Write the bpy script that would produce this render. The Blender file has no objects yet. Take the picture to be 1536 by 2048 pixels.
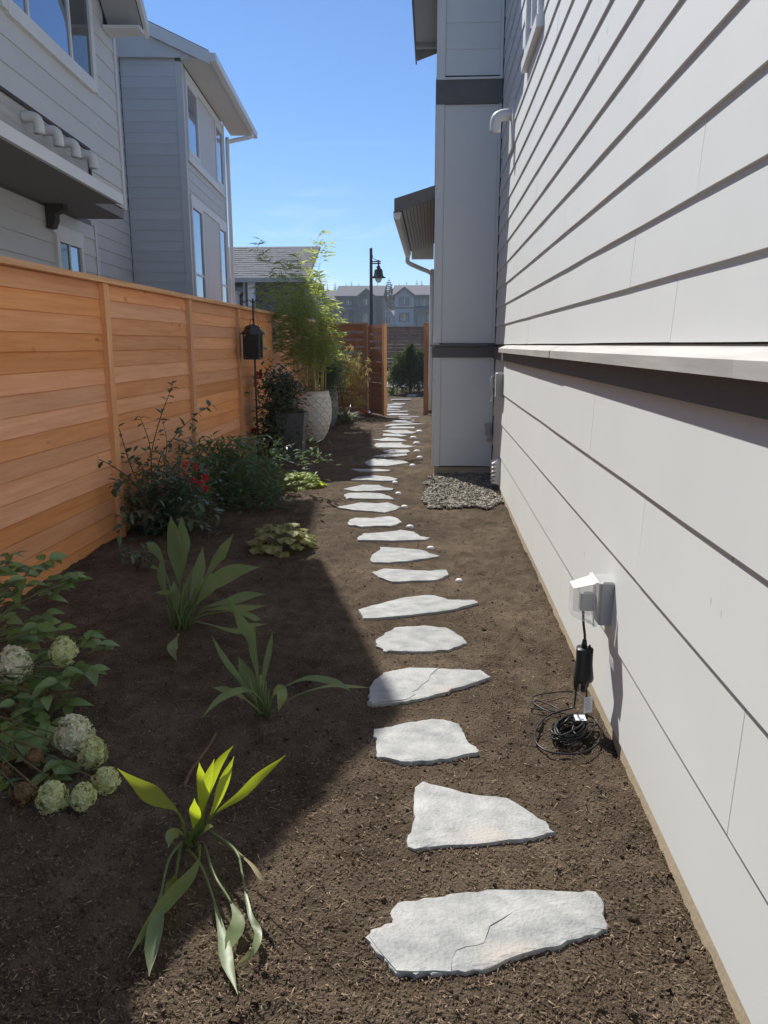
import bpy, math, random
import numpy as np
from mathutils import Vector, Matrix
random.seed(7); np.random.seed(7)
R = random.Random(11)
sc = bpy.context.scene

# ------------------------------------------------------------------ camera / world / sun
F_PX, VPX, VPY, EYE = 1540.0, 865.0, 690.0, 1.55
PITCH = math.atan((1024-VPY)/F_PX)
YAW = math.atan((VPX-768)/F_PX*math.cos(PITCH))
cam_d = bpy.data.cameras.new('camera'); cam = bpy.data.objects.new('camera', cam_d)
sc.collection.objects.link(cam); sc.camera = cam
cam.location = (0, 0, EYE)
cam.rotation_euler = (math.pi/2-PITCH, 0, YAW)
cam_d.sensor_fit = 'VERTICAL'; cam_d.sensor_height = 24; cam_d.lens = 24*F_PX/2048
cam_d.clip_start = .05; cam_d.clip_end = 3000

SUN_AZ, SUN_EL = math.radians(32.5), math.radians(49)       # azimuth from +Y towards -X
S_DIR = Vector((-math.sin(SUN_AZ)*math.cos(SUN_EL), math.cos(SUN_AZ)*math.cos(SUN_EL), math.sin(SUN_EL)))
w = bpy.data.worlds.new('World'); sc.world = w; w.use_nodes = True
wn = w.node_tree.nodes; wl = w.node_tree.links; wn.clear()
sky = wn.new('ShaderNodeTexSky'); sky.sky_type = 'NISHITA'; sky.sun_disc = False
sky.sun_elevation = SUN_EL; sky.sun_rotation = -SUN_AZ
sky.air_density = 1.0; sky.dust_density = 0.0; sky.ozone_density = 10.0
bg = wn.new('ShaderNodeBackground'); bg.inputs['Strength'].default_value = .076
wo = wn.new('ShaderNodeOutputWorld')
ctc = wn.new('ShaderNodeTexCoord'); cmp_ = wn.new('ShaderNodeMapping'); cmp_.inputs['Scale'].default_value = (2.2, 2.2, 13); wl.new(ctc.outputs['Generated'], cmp_.inputs[0])
cno = wn.new('ShaderNodeTexNoise'); cno.inputs['Scale'].default_value = 2.6; cno.inputs['Detail'].default_value = 7; cno.inputs['Distortion'].default_value = .6; wl.new(cmp_.outputs[0], cno.inputs['Vector'])
cra = wn.new('ShaderNodeMapRange'); cra.inputs[1].default_value = .56; cra.inputs[2].default_value = .78; cra.inputs[4].default_value = .55; wl.new(cno.outputs['Fac'], cra.inputs[0])
cmx = wn.new('ShaderNodeMix'); cmx.data_type = 'RGBA'; cmx.inputs[7].default_value = (7.2, 7.8, 8.4, 1)     # thin wisps of cloud
csp = wn.new('ShaderNodeSeparateXYZ'); wl.new(ctc.outputs['Generated'], csp.inputs[0])
cba = wn.new('ShaderNodeMapRange'); cba.inputs[1].default_value = .26; cba.inputs[2].default_value = .08; wl.new(csp.outputs[2], cba.inputs[0])
cmu = wn.new('ShaderNodeMath'); cmu.operation = 'MULTIPLY'; wl.new(cra.outputs[0], cmu.inputs[0]); wl.new(cba.outputs[0], cmu.inputs[1])
wl.new(cmu.outputs[0], cmx.inputs[0]); wl.new(sky.outputs[0], cmx.inputs[6]); wl.new(cmx.outputs[2], bg.inputs[0]); wl.new(bg.outputs[0], wo.inputs[0])
sl = bpy.data.lights.new('sun', 'SUN'); sl.energy = 3.25; sl.angle = math.radians(.53); sl.color = (1, .97, .91)
so = bpy.data.objects.new('sun', sl); sc.collection.objects.link(so)
so.rotation_euler = S_DIR.to_track_quat('Z', 'Y').to_euler(); so.location = (-10, 15, 20)
sc.view_settings.view_transform = 'Standard'; sc.view_settings.look = 'None'
sc.view_settings.gamma = 1; sc.view_settings.use_curve_mapping = False
sc.view_settings.exposure = .82
sc.cycles.max_bounces = 8; sc.cycles.transparent_max_bounces = 12

# ------------------------------------------------------------------ rays from the photograph (to find real 3D positions)
cp, sp = math.cos(PITCH), math.sin(PITCH); cyw, syw = math.cos(YAW), math.sin(YAW)
FWD = Vector((-syw*cp, cyw*cp, -sp)); RGT = Vector((cyw, syw, 0)); UPV = RGT.cross(FWD)
EYEV = Vector((0, 0, EYE))
def ray(px, py): return (FWD*F_PX+RGT*(px-768)-UPV*(py-1024)).normalized()
def G(px, py, z=0.0): d = ray(px, py); return EYEV+d*((z-EYE)/d.z)
def AX(px, py, x): d = ray(px, py); return EYEV+d*(x/d.x)
def AY(px, py, y): d = ray(px, py); return EYEV+d*(y/d.y)
LROT = math.radians(4.613)                                   # the left house stands turned by this much
def H2W(p): c, s = math.cos(LROT), math.sin(LROT); return Vector((p[0]*c-p[1]*s, p[0]*s+p[1]*c, p[2]))
def UP(p): return Vector((0, 0, 1))

# ------------------------------------------------------------------ mesh helpers
BASE = {}
def col(o): sc.collection.objects.link(o); return o
def thing(name, label, cat, loc=(0, 0, 0), group=None, kind=None):
    o = bpy.data.objects.new(name, None); col(o); o.location = loc; o.empty_display_size = .1
    o['label'] = label; o['category'] = cat
    if group: o['group'] = group
    if kind: o['kind'] = kind
    BASE[o] = Vector(loc); return o
def tag(o, label, cat, group=None, kind=None):
    o['label'] = label; o['category'] = cat
    if group: o['group'] = group
    if kind: o['kind'] = kind
    return o

class MB:
    def __init__(s, T=None): s.v = []; s.f = []; s.m = []; s.T = T; s.mi = 0
    def add(s, vs, fs):
        n = len(s.v)
        s.v += [tuple(s.T(v)) if s.T else tuple(v) for v in vs]
        s.f += [tuple(i+n for i in f) for f in fs]; s.m += [s.mi]*len(fs); return s
    def hexa(s, p): # 4 bottom ccw, 4 top ccw
        return s.add(p, [(3, 2, 1, 0), (4, 5, 6, 7), (0, 1, 5, 4), (1, 2, 6, 5), (2, 3, 7, 6), (3, 0, 4, 7)])
    def box(s, x0, x1, y0, y1, z0, z1):
        return s.hexa([(x0, y0, z0), (x1, y0, z0), (x1, y1, z0), (x0, y1, z0), (x0, y0, z1), (x1, y0, z1), (x1, y1, z1), (x0, y1, z1)])
    def bbox(s, x0, x1, y0, y1, z0, z1, b=.006): # box with bevelled vertical and top edges
        c = [(x0+b, y0), (x1-b, y0), (x1, y0+b), (x1, y1-b), (x1-b, y1), (x0+b, y1), (x0, y1-b), (x0, y0+b)]
        mx, my = (x0+x1)/2, (y0+y1)/2
        def sh(k): return [(mx+(x-mx)*(1-k/max(1e-6, (x1-x0)/2)), my+(y-my)*(1-k/max(1e-6, (y1-y0)/2))) for x, y in c]
        vs = [(x, y, z0) for x, y in c]+[(x, y, z1-b) for x, y in c]+[(x, y, z1) for x, y in sh(b)]
        fs = [tuple(reversed(range(8))), tuple(range(16, 24))]
        for k in (0, 8):
            for i in range(8): fs.append((k+i, k+(i+1) % 8, k+8+(i+1) % 8, k+8+i))
        return s.add(vs, fs)
    def prism(s, poly, d): # polygon (3D pts) extruded along vector d
        n = len(poly); d = Vector(d); a = [Vector(p) for p in poly]; b = [p+d for p in a]
        return s.add(a+b, [tuple(reversed(range(n))), tuple(range(n, 2*n))]+[(i, (i+1) % n, n+(i+1) % n, n+i) for i in range(n)])
    def tube(s, pts, r, n=6, cap=True):
        pts = [Vector(p) for p in pts]; m = len(pts)
        rr = r if isinstance(r, (list, tuple)) else [r]*m
        vs = []; ref = None
        for i, p in enumerate(pts):
            t = (pts[min(i+1, m-1)]-pts[max(i-1, 0)])
            if t.length < 1e-9: t = Vector((0, 0, 1))
            t.normalize()
            if ref is None: ref = t.orthogonal().normalized()
            ref = (ref-t*ref.dot(t))
            if ref.length < 1e-6: ref = t.orthogonal()
            ref.normalize(); b = t.cross(ref)
            for k in range(n):
                a = 2*math.pi*k/n; vs.append(p+(ref*math.cos(a)+b*math.sin(a))*rr[i])
        fs = []
        for i in range(m-1):
            for k in range(n): fs.append((i*n+k, i*n+(k+1) % n, (i+1)*n+(k+1) % n, (i+1)*n+k))
        if cap: fs += [tuple(reversed(range(n))), tuple(range((m-1)*n, m*n))]
        return s.add(vs, fs)
    def lathe(s, c, prof, n=24, sq=0.0, closed=True, f=None):
        vs = []; fs = []; m = len(prof)
        for r, z in prof:
            for k in range(n):
                a = 2*math.pi*k/n
                if sq: q = 1/max(abs(math.cos(a)), abs(math.sin(a)))**sq
                else: q = 1
                rr = r*q
                if f: rr *= f(a, z)
                vs.append((c[0]+rr*math.cos(a), c[1]+rr*math.sin(a), c[2]+z))
        for i in range(m-1):
            for k in range(n): fs.append((i*n+k, i*n+(k+1) % n, (i+1)*n+(k+1) % n, (i+1)*n+k))
        if closed: fs += [tuple(reversed(range(n))), tuple(range((m-1)*n, m*n))]
        return s.add(vs, fs)
    def blob(s, c, r, sub=1, jit=.0):
        vs, fs = ICO[sub]
        return s.add([(c[0]+x*r[0]*(1+R.uniform(-jit, jit)), c[1]+y*r[1]*(1+R.uniform(-jit, jit)), c[2]+z*r[2]*(1+R.uniform(-jit, jit))) for x, y, z in vs], fs)
    def ribbon(s, pts, ws, fold=.15, side=None):
        """leaf strip along pts with half widths ws, V-folded along the midrib"""
        pts = [Vector(p) for p in pts]; m = len(pts); vs = []
        for i, p in enumerate(pts):
            t = (pts[min(i+1, m-1)]-pts[max(i-1, 0)]).normalized()
            sd = side(i/(m-1), t) if callable(side) else Vector(side) if side is not None else t.cross(Vector((0, 0, 1)))
            sd = sd-t*sd.dot(t)
            if sd.length < 1e-5: sd = t.orthogonal()
            sd.normalize(); nn = sd.cross(t)
            if nn.z < 0: nn = -nn
            wv = ws[i]; vs += [p-sd*wv+nn*wv*fold, p, p+sd*wv+nn*wv*fold]
        fs = []
        for i in range(m-1):
            a = 3*i; fs += [(a, a+1, a+4, a+3), (a+1, a+2, a+5, a+4)]
        return s.add(vs, fs)
    def build(s, name, mat, parent=None, smooth=False, loc=None):
        me = bpy.data.meshes.new(name); b = BASE.get(parent, Vector((0, 0, 0))) if parent else Vector(loc or (0, 0, 0))
        me.from_pydata([(v[0]-b.x, v[1]-b.y, v[2]-b.z) for v in s.v], [], s.f)
        for mm in (mat if isinstance(mat, (list, tuple)) else [mat]): me.materials.append(mm)
        if any(s.m): me.polygons.foreach_set('material_index', s.m)
        if smooth: me.polygons.foreach_set('use_smooth', [True]*len(me.polygons))
        me.update()
        o = bpy.data.objects.new(name, me); col(o)
        if parent: o.parent = parent
        else: o.location = b
        BASE[o] = b; return o

def _ico():
    t = (1+5**.5)/2
    v = [(-1, t, 0), (1, t, 0), (-1, -t, 0), (1, -t, 0), (0, -1, t), (0, 1, t), (0, -1, -t), (0, 1, -t), (t, 0, -1), (t, 0, 1), (-t, 0, -1), (-t, 0, 1)]
    v = [tuple(Vector(p).normalized()) for p in v]
    f = [(0, 11, 5), (0, 5, 1), (0, 1, 7), (0, 7, 10), (0, 10, 11), (1, 5, 9), (5, 11, 4), (11, 10, 2), (10, 7, 6), (7, 1, 8), (3, 9, 4), (3, 4, 2), (3, 2, 6), (3, 6, 8), (3, 8, 9), (4, 9, 5), (2, 4, 11), (6, 2, 10), (8, 6, 7), (9, 8, 1)]
    out = {0: (v, f)}
    for k in (1, 2):
        v2 = list(out[k-1][0]); f2 = []; c = {}
        def mid(a, b):
            q = (min(a, b), max(a, b))
            if q not in c:
                c[q] = len(v2); v2.append(tuple(((Vector(v2[a])+Vector(v2[b]))/2).normalized()))
            return c[q]
        for a, b, d in out[k-1][1]:
            x, y, z = mid(a, b), mid(b, d), mid(d, a); f2 += [(a, x, z), (b, y, x), (d, z, y), (x, y, z)]
        out[k] = (v2, f2)
    return out
ICO = _ico()

def smooth_pts(pts, n=6):
    pts = [Vector(p) for p in pts]
    if len(pts) < 3: return [pts[0].lerp(pts[-1], i/n) for i in range(n+1)]
    q = [pts[0]*2-pts[1]]+pts+[pts[-1]*2-pts[-2]]; out = []
    for i in range(1, len(q)-2):
        a, b, c, d = q[i-1:i+3]
        for k in range(n):
            t = k/n; out.append(.5*((2*b)+(c-a)*t+(2*a-5*b+4*c-d)*t*t+(3*b-a-3*c+d)*t**3))
    return out+[pts[-1]]

def vnoise(x, y, seed=0):
    xi = np.floor(x).astype(np.int64); yi = np.floor(y).astype(np.int64); fx = x-xi; fy = y-yi
    def h(a, b):
        n = (a*374761393+b*668265263+seed*974711) & 0x7fffffff
        n = ((n ^ (n >> 13))*1274126177) & 0x7fffffff
        return ((n ^ (n >> 16)) & 0xffff)/65535.0
    u = fx*fx*(3-2*fx); v = fy*fy*(3-2*fy)
    return (h(xi, yi)*(1-u)+h(xi+1, yi)*u)*(1-v)+(h(xi, yi+1)*(1-u)+h(xi+1, yi+1)*u)*v-.5

# ------------------------------------------------------------------ materials
def mat(name, c1, c2=None, scale=6, rough=.7, bump=0., bscale=None, stretch=(1, 1, 1), rnd=.0, spec=.4, detail=6, metal=0., lo=.35, hi=.65, spots=None, bdist=.01):
    m = bpy.data.materials.new(name); m.use_nodes = True; n = m.node_tree.nodes; l = m.node_tree.links
    b = n['Principled BSDF']; b.inputs['Roughness'].default_value = rough; b.inputs['Metallic'].default_value = metal
    b.inputs['Specular IOR Level'].default_value = spec
    tc = n.new('ShaderNodeTexCoord'); oi = n.new('ShaderNodeObjectInfo')
    off = n.new('ShaderNodeVectorMath'); off.operation = 'MULTIPLY_ADD'; off.inputs[1].default_value = (1, 1, 1)
    sc_ = n.new('ShaderNodeVectorMath'); sc_.operation = 'SCALE'; sc_.inputs[0].default_value = (37, 51, 23)
    l.new(oi.outputs['Random'], sc_.inputs['Scale'])
    l.new(tc.outputs['Object'], off.inputs[0]); l.new(sc_.outputs[0], off.inputs[2])
    mp = n.new('ShaderNodeMapping'); mp.inputs['Scale'].default_value = stretch; l.new(off.outputs[0], mp.inputs[0])
    nz = n.new('ShaderNodeTexNoise'); nz.inputs['Scale'].default_value = scale; nz.inputs['Detail'].default_value = detail; nz.inputs['Roughness'].default_value = .6
    l.new(mp.outputs[0], nz.inputs['Vector'])
    cr = n.new('ShaderNodeValToRGB'); cr.color_ramp.elements[0].position = lo; cr.color_ramp.elements[1].position = hi
    cr.color_ramp.elements[0].color = (*c1, 1); cr.color_ramp.elements[1].color = (*(c2 or c1), 1)
    l.new(nz.outputs['Fac'], cr.inputs[0]); out = cr.outputs[0]
    if spots: # (colour, scale, size, stretch)
        sm = n.new('ShaderNodeMapping'); sm.inputs['Scale'].default_value = spots[3]; l.new(off.outputs[0], sm.inputs[0])
        vo = n.new('ShaderNodeTexVoronoi'); vo.inputs['Scale'].default_value = spots[1]; l.new(sm.outputs[0], vo.inputs['Vector'])
        nm = n.new('ShaderNodeMath'); nm.operation = 'MULTIPLY_ADD'; nm.inputs[1].default_value = .25; nm.inputs[2].default_value = -.12
        l.new(nz.outputs['Fac'], nm.inputs[0])
        sm2 = n.new('ShaderNodeMath'); sm2.operation = 'ADD'; l.new(vo.outputs['Distance'], sm2.inputs[0]); l.new(nm.outputs[0], sm2.inputs[1])
        mr = n.new('ShaderNodeMapRange'); mr.inputs[1].default_value = spots[2]*.4; mr.inputs[2].default_value = spots[2]; mr.inputs[3].default_value = 1; mr.inputs[4].default_value = 0
        l.new(sm2.outputs[0], mr.inputs[0])
        gt = n.new('ShaderNodeMath'); gt.operation = 'GREATER_THAN'; gt.inputs[1].default_value = spots[4] if len(spots) > 4 else .55
        sx = n.new('ShaderNodeSeparateColor'); l.new(vo.outputs['Color'], sx.inputs[0]); l.new(sx.outputs[0], gt.inputs[0])
        mu = n.new('ShaderNodeMath'); mu.operation = 'MULTIPLY'; l.new(mr.outputs[0], mu.inputs[0]); l.new(gt.outputs[0], mu.inputs[1])
        mx = n.new('ShaderNodeMix'); mx.data_type = 'RGBA'; l.new(mu.outputs[0], mx.inputs[0]); l.new(out, mx.inputs[6]); mx.inputs[7].default_value = (*spots[0], 1); out = mx.outputs[2]
    if rnd:
        hs = n.new('ShaderNodeHueSaturation'); mr2 = n.new('ShaderNodeMapRange'); mr2.inputs[3].default_value = 1-rnd; mr2.inputs[4].default_value = 1+rnd
        l.new(oi.outputs['Random'], mr2.inputs[0]); l.new(mr2.outputs[0], hs.inputs['Value'])
        wn_ = n.new('ShaderNodeTexWhiteNoise'); wn_.noise_dimensions = '1D'; l.new(oi.outputs['Random'], wn_.inputs['W'])
        mr3 = n.new('ShaderNodeMapRange'); mr3.inputs[3].default_value = 1-rnd*.6; mr3.inputs[4].default_value = 1+rnd*.6
        l.new(wn_.outputs['Value'], mr3.inputs[0]); l.new(mr3.outputs[0], hs.inputs['Saturation'])
        l.new(out, hs.inputs['Color']); out = hs.outputs[0]
    l.new(out, b.inputs['Base Color'])
    if bump:
        bn = n.new('ShaderNodeTexNoise'); bn.inputs['Scale'].default_value = bscale or scale*4; bn.inputs['Detail'].default_value = 8
        l.new(mp.outputs[0], bn.inputs['Vector'])
        bp = n.new('ShaderNodeBump'); bp.inputs['Strength'].default_value = bump; bp.inputs['Distance'].default_value = bdist
        l.new(bn.outputs['Fac'], bp.inputs['Height']); l.new(bp.outputs[0], b.inputs['Normal'])
    return m

def leafmat(name, c1, c2, trans, tf=.45, rough=.45, rnd=.25, scale=14):
    m = mat(name, c1, c2, scale=scale, rough=rough, rnd=rnd, spec=.5)
    n = m.node_tree.nodes; l = m.node_tree.links; b = n['Principled BSDF']; o = n['Material Output']
    t = n.new('ShaderNodeBsdfTranslucent'); t.inputs[0].default_value = (*trans, 1)
    mx = n.new('ShaderNodeMixShader'); mx.inputs[0].default_value = tf
    l.new(b.outputs[0], mx.inputs[1]); l.new(t.outputs[0], mx.inputs[2]); l.new(mx.outputs[0], o.inputs[0]); return m

M = {}
M['soil'] = mat('soil', (.086, .062, .041), (.180, .136, .094), scale=9, rough=.95, bump=1, bscale=130, spec=.1, detail=12, lo=.3, hi=.7, bdist=.02)
def _patch(m):
    n = m.node_tree.nodes; l = m.node_tree.links; b = n['Principled BSDF']; src = b.inputs['Base Color'].links[0].from_socket
    tc = n.new('ShaderNodeTexCoord'); a = n.new('ShaderNodeTexNoise'); a.inputs['Scale'].default_value = 1.3; a.inputs['Detail'].default_value = 5; l.new(tc.outputs['Object'], a.inputs['Vector'])
    r = n.new('ShaderNodeMapRange'); r.inputs[1].default_value = .35; r.inputs[2].default_value = .65; r.inputs[3].default_value = .68; r.inputs[4].default_value = 1.12; l.new(a.outputs['Fac'], r.inputs[0])
    h = n.new('ShaderNodeHueSaturation'); l.new(src, h.inputs['Color']); l.new(r.outputs[0], h.inputs['Value']); l.new(h.outputs[0], b.inputs['Base Color'])
_patch(M['soil'])
M['chip'] = mat('mulch_chip', (.075, .052, .034), (.25, .18, .125), scale=60, rough=.9, spec=.15, detail=2, lo=.4, hi=.62)
M['chip_pale'] = mat('pale_chip', (.22, .15, .09), (.42, .32, .22), scale=40, rough=.85, spec=.2, detail=2)
M['stone'] = mat('flagstone', (.235, .242, .238), (.455, .452, .432), scale=10, rough=.6, bump=.55, bscale=75, stretch=(1, 1.35, 1), rnd=.07, detail=14, lo=.30, hi=.70, spec=.5, spots=((.43, .395, .355), 3.1, .36, (1, 1.7, 1)), bdist=.008)
M['gravel'] = mat('gravel', (.13, .115, .09), (.37, .34, .28), scale=18, rough=.85, detail=1, lo=.3, hi=.7)
M['concrete'] = mat('foundation_concrete', (.42, .345, .235), (.52, .43, .30), scale=3, rough=.9, bump=.3, bscale=60, spots=((.30, .25, .18), 9, .10, (1, 1, 1)))
M['white_siding'] = mat('pale_grey_siding', (.742, .757, .740), (.772, .786, .766), scale=1.3, rough=.55, bump=.12, bscale=240, stretch=(1, 1, 1), rnd=.012, spots=((.36, .34, .31), 6, .085, (1, 1.3, .6), .86), bdist=.002)
M['white_trim'] = mat('white_trim', (.74, .74, .73), (.78, .78, .77), scale=2, rough=.5)
M['dark_band'] = mat('charcoal_trim', (.125, .120, .120), (.145, .140, .138), scale=4, rough=.6, bump=.1, bscale=120)
M['ledge'] = mat('weathered_ledge', (.42, .40, .37), (.55, .53, .49), scale=3, stretch=(4, .6, 8), rough=.6, rnd=.03)
M['grey_siding'] = mat('grey_siding', (.60, .605, .60), (.64, .642, .635), scale=1.4, rough=.6, bump=.12, bscale=200, rnd=.03, bdist=.002)
M['grey_trim'] = mat('grey_trim', (.65, .65, .64), None, rough=.6)
M['wood'] = mat('cedar_along', (.72, .285, .110), (.92, .445, .205), scale=3.0, rough=.6, bump=.3, bscale=18, stretch=(11, .5, 11), rnd=.15, detail=9, lo=.26, hi=.74, spots=((.46, .175, .065), 3.4, .13, (1, .7, 1.5), .62), bdist=.004)
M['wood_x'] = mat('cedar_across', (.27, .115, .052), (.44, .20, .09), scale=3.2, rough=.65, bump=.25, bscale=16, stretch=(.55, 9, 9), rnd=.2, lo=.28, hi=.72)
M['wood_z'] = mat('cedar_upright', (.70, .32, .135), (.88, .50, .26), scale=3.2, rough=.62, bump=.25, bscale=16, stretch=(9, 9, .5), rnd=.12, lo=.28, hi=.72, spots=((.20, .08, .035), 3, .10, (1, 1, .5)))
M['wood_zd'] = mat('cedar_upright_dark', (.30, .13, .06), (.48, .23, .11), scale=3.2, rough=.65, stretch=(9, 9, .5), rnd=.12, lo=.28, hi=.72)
M['cap'] = mat('cedar_cap', (.64, .33, .15), (.80, .47, .25), scale=3.2, rough=.65, bump=.2, bscale=16, stretch=(9, .5, 9), rnd=.1)
M['far_wood'] = mat('distant_brown_fence', (.24, .14, .095), (.34, .21, .145), scale=4, rough=.8, rnd=.15)
M['roof'] = mat('charcoal_shingle', (.05, .05, .055), (.09, .09, .095), scale=14, rough=.9, bump=.4, bscale=40, rnd=.1)
M['roof_grey'] = mat('grey_shingle', (.11, .105, .11), (.19, .185, .19), scale=10, stretch=(1, 1, 6), rough=.9, rnd=.1, detail=8)
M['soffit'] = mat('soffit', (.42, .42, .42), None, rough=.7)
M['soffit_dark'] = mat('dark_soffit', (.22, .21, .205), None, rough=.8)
M['glass'] = mat('window_glass', (.30, .36, .46), None, rough=.03, spec=1., metal=.75)
M['glass_dark'] = mat('dark_window_glass', (.05, .055, .065), None, rough=.06, spec=.8)
M['vent'] = mat('white_plastic', (.70, .70, .68), (.75, .75, .73), rough=.45)
M['grey_plastic'] = mat('grey_plastic', (.38, .38, .37), (.42, .42, .41), rough=.5)
M['black'] = mat('black_rubber', (.016, .016, .017), (.022, .022, .023), rough=.38)
M['black_metal'] = mat('black_iron', (.018, .018, .02), (.03, .03, .032), rough=.45, scale=30)
M['brown_dark'] = mat('dark_brown_trim', (.055, .042, .036), None, rough=.7)
M['wh_label'] = mat('white_paper_label', (.75, .76, .78), None, rough=.5)
M['print'] = mat('print_grey', (.18, .18, .19), None, rough=.6)
M['print_blue'] = mat('print_blue', (.10, .20, .45), None, rough=.6)
M['marker'] = mat('white_marker_stone', (.74, .73, .72), (.80, .80, .79), scale=8, rough=.5)
M['pot_white'] = mat('cream_ceramic', (.62, .585, .53), (.70, .67, .61), scale=7, rough=.6, bump=.15, bscale=60)
M['pot_grey'] = mat('blue_grey_ceramic', (.15, .165, .18), (.27, .29, .31), scale=8, rough=.45)
M['planter'] = mat('slate_planter', (.085, .09, .095), (.11, .115, .12), scale=5, rough=.6)
M['red'] = leafmat('red_petal', (.42, .012, .016), (.60, .025, .03), (.8, .03, .03), .4)
M['stem_g'] = mat('green_stem', (.14, .20, .05), (.20, .26, .08), scale=10, rough=.5)
M['stem_b'] = mat('brown_stem', (.09, .055, .032), (.15, .10, .06), scale=20, rough=.8)
M['stem_hy'] = mat('green_brown_stem', (.10, .10, .045), (.15, .13, .06), rough=.7)
M['cane'] = mat('bamboo_cane', (.34, .27, .09), (.46, .36, .14), scale=8, stretch=(3, 3, .6), rough=.45, rnd=.2)
M['lily'] = leafmat('lily_leaf', (.12, .19, .07), (.17, .25, .09), (.60, .70, .03), .5, rough=.42, rnd=.12, scale=8)
M['lily_deep'] = leafmat('deep_lily_leaf', (.165, .23, .10), (.235, .30, .14), (.22, .32, .08), .3, rough=.42, rnd=.12, scale=8)
M['lily_pale'] = leafmat('pale_lily_leaf', (.20, .27, .12), (.28, .34, .17), (.45, .5, .12), .4, rough=.4, rnd=.1, scale=10)
M['lily_dry'] = leafmat('dry_lily_leaf', (.34, .30, .15), (.42, .35, .20), (.5, .42, .2), .35, rough=.6, rnd=.1)
M['hyd'] = leafmat('hydrangea_leaf', (.15, .25, .085), (.24, .345, .125), (.30, .44, .09), .32, rnd=.25, scale=22)
M['floret'] = leafmat('hydrangea_floret', (.93, .88, .62), (.97, .95, .78), (.6, .66, .35), .4, rnd=.05, scale=30)
M['floret_g'] = leafmat('green_floret', (.76, .80, .38), (.92, .91, .58), (.5, .6, .2), .4, rnd=.05, scale=30)
M['floret_b'] = leafmat('brown_floret', (.20, .13, .05), (.32, .22, .10), (.35, .22, .08), .3, rnd=.1, scale=30)
M['dark_leaf'] = leafmat('dark_leaf', (.070, .112, .068), (.115, .165, .095), (.10, .19, .05), .3, rough=.35, rnd=.3)
M['mid_leaf'] = leafmat('mid_leaf', (.075, .13, .065), (.12, .18, .09), (.16, .28, .06), .33, rough=.4, rnd=.3)
M['gloss_leaf'] = leafmat('glossy_leaf', (.045, .075, .042), (.075, .11, .06), (.08, .15, .04), .2, rough=.18, rnd=.3)
M['heu'] = leafmat('heuchera_leaf', (.21, .235, .08), (.33, .32, .12), (.38, .38, .08), .35, rough=.5, rnd=.18, scale=45)
M['lime'] = leafmat('lime_leaf', (.20, .27, .04), (.30, .36, .06), (.6, .72, .03), .5, rough=.5, rnd=.18, scale=40)
M['bam'] = leafmat('bamboo_leaf', (.15, .21, .055), (.25, .31, .10), (.60, .68, .14), .55, rough=.35, rnd=.2)
M['gold'] = leafmat('golden_thread', (.24, .20, .06), (.36, .30, .10), (.6, .5, .14), .5, rough=.6, rnd=.2)
M['strap'] = leafmat('strap_leaf', (.08, .11, .07), (.14, .17, .11), (.2, .26, .1), .35, rough=.4, rnd=.2)
M['needle'] = leafmat('weeping_needle', (.035, .060, .030), (.07, .10, .045), (.16, .22, .05), .3, rough=.5, rnd=.2)
M['fir'] = leafmat('fir_needles', (.030, .050, .036), (.052, .075, .05), (.06, .1, .04), .2, rough=.7, rnd=.25, scale=3)
M['drygrass'] = leafmat('dry_grass', (.34, .27, .13), (.46, .37, .2), (.5, .4, .2), .4, rnd=.15)
M['grass'] = leafmat('green_grass', (.10, .14, .045), (.16, .19, .07), (.3, .36, .1), .4, rnd=.15)
M['road'] = mat('pale_concrete_road', (.30, .30, .29), (.38, .375, .36), scale=.8, rough=.9)
M['bluehouse'] = mat('blue_grey_boarding', (.34, .385, .44), (.38, .425, .48), scale=2, rough=.7)
M['darkhouse'] = mat('dark_blue_boarding', (.10, .11, .13), (.12, .13, .15), scale=2, rough=.7)
M['tanhouse'] = mat('olive_boarding', (.13, .13, .12), (.16, .16, .145), scale=2, rough=.7)
M['lampglass'] = mat('lamp_glass', (.55, .58, .58), None, rough=.2)
M['feeder'] = mat('yellow_feeder_wood', (.38, .28, .10), (.5, .38, .17), scale=12, rough=.7)
M['silver'] = mat('silver_ball', (.6, .6, .62), None, rough=.12, metal=1)
M['redpaint'] = mat('red_paint', (.45, .03, .02), None, rough=.35)
M['hillgreen'] = mat('hill_green', (.05, .065, .035), (.09, .10, .05), scale=.02, rough=.95)
def _clear():
    m = bpy.data.materials.new('clear_cover'); m.use_nodes = True; n = m.node_tree.nodes; l = m.node_tree.links
    b = n['Principled BSDF']; b.inputs['Base Color'].default_value = (.82, .82, .80, 1); b.inputs['Roughness'].default_value = .22
    t = n.new('ShaderNodeBsdfTransparent'); t.inputs[0].default_value = (.93, .93, .92, 1)
    fr = n.new('ShaderNodeFresnel'); fr.inputs[0].default_value = 1.5
    ad = n.new('ShaderNodeMath'); ad.operation = 'ADD'; ad.inputs[1].default_value = .20; l.new(fr.outputs[0], ad.inputs[0])
    mx = n.new('ShaderNodeMixShader'); l.new(ad.outputs[0], mx.inputs[0]); l.new(t.outputs[0], mx.inputs[1]); l.new(b.outputs[0], mx.inputs[2])
    l.new(mx.outputs[0], n['Material Output'].inputs[0]); return m
M['clear'] = _clear()

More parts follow.
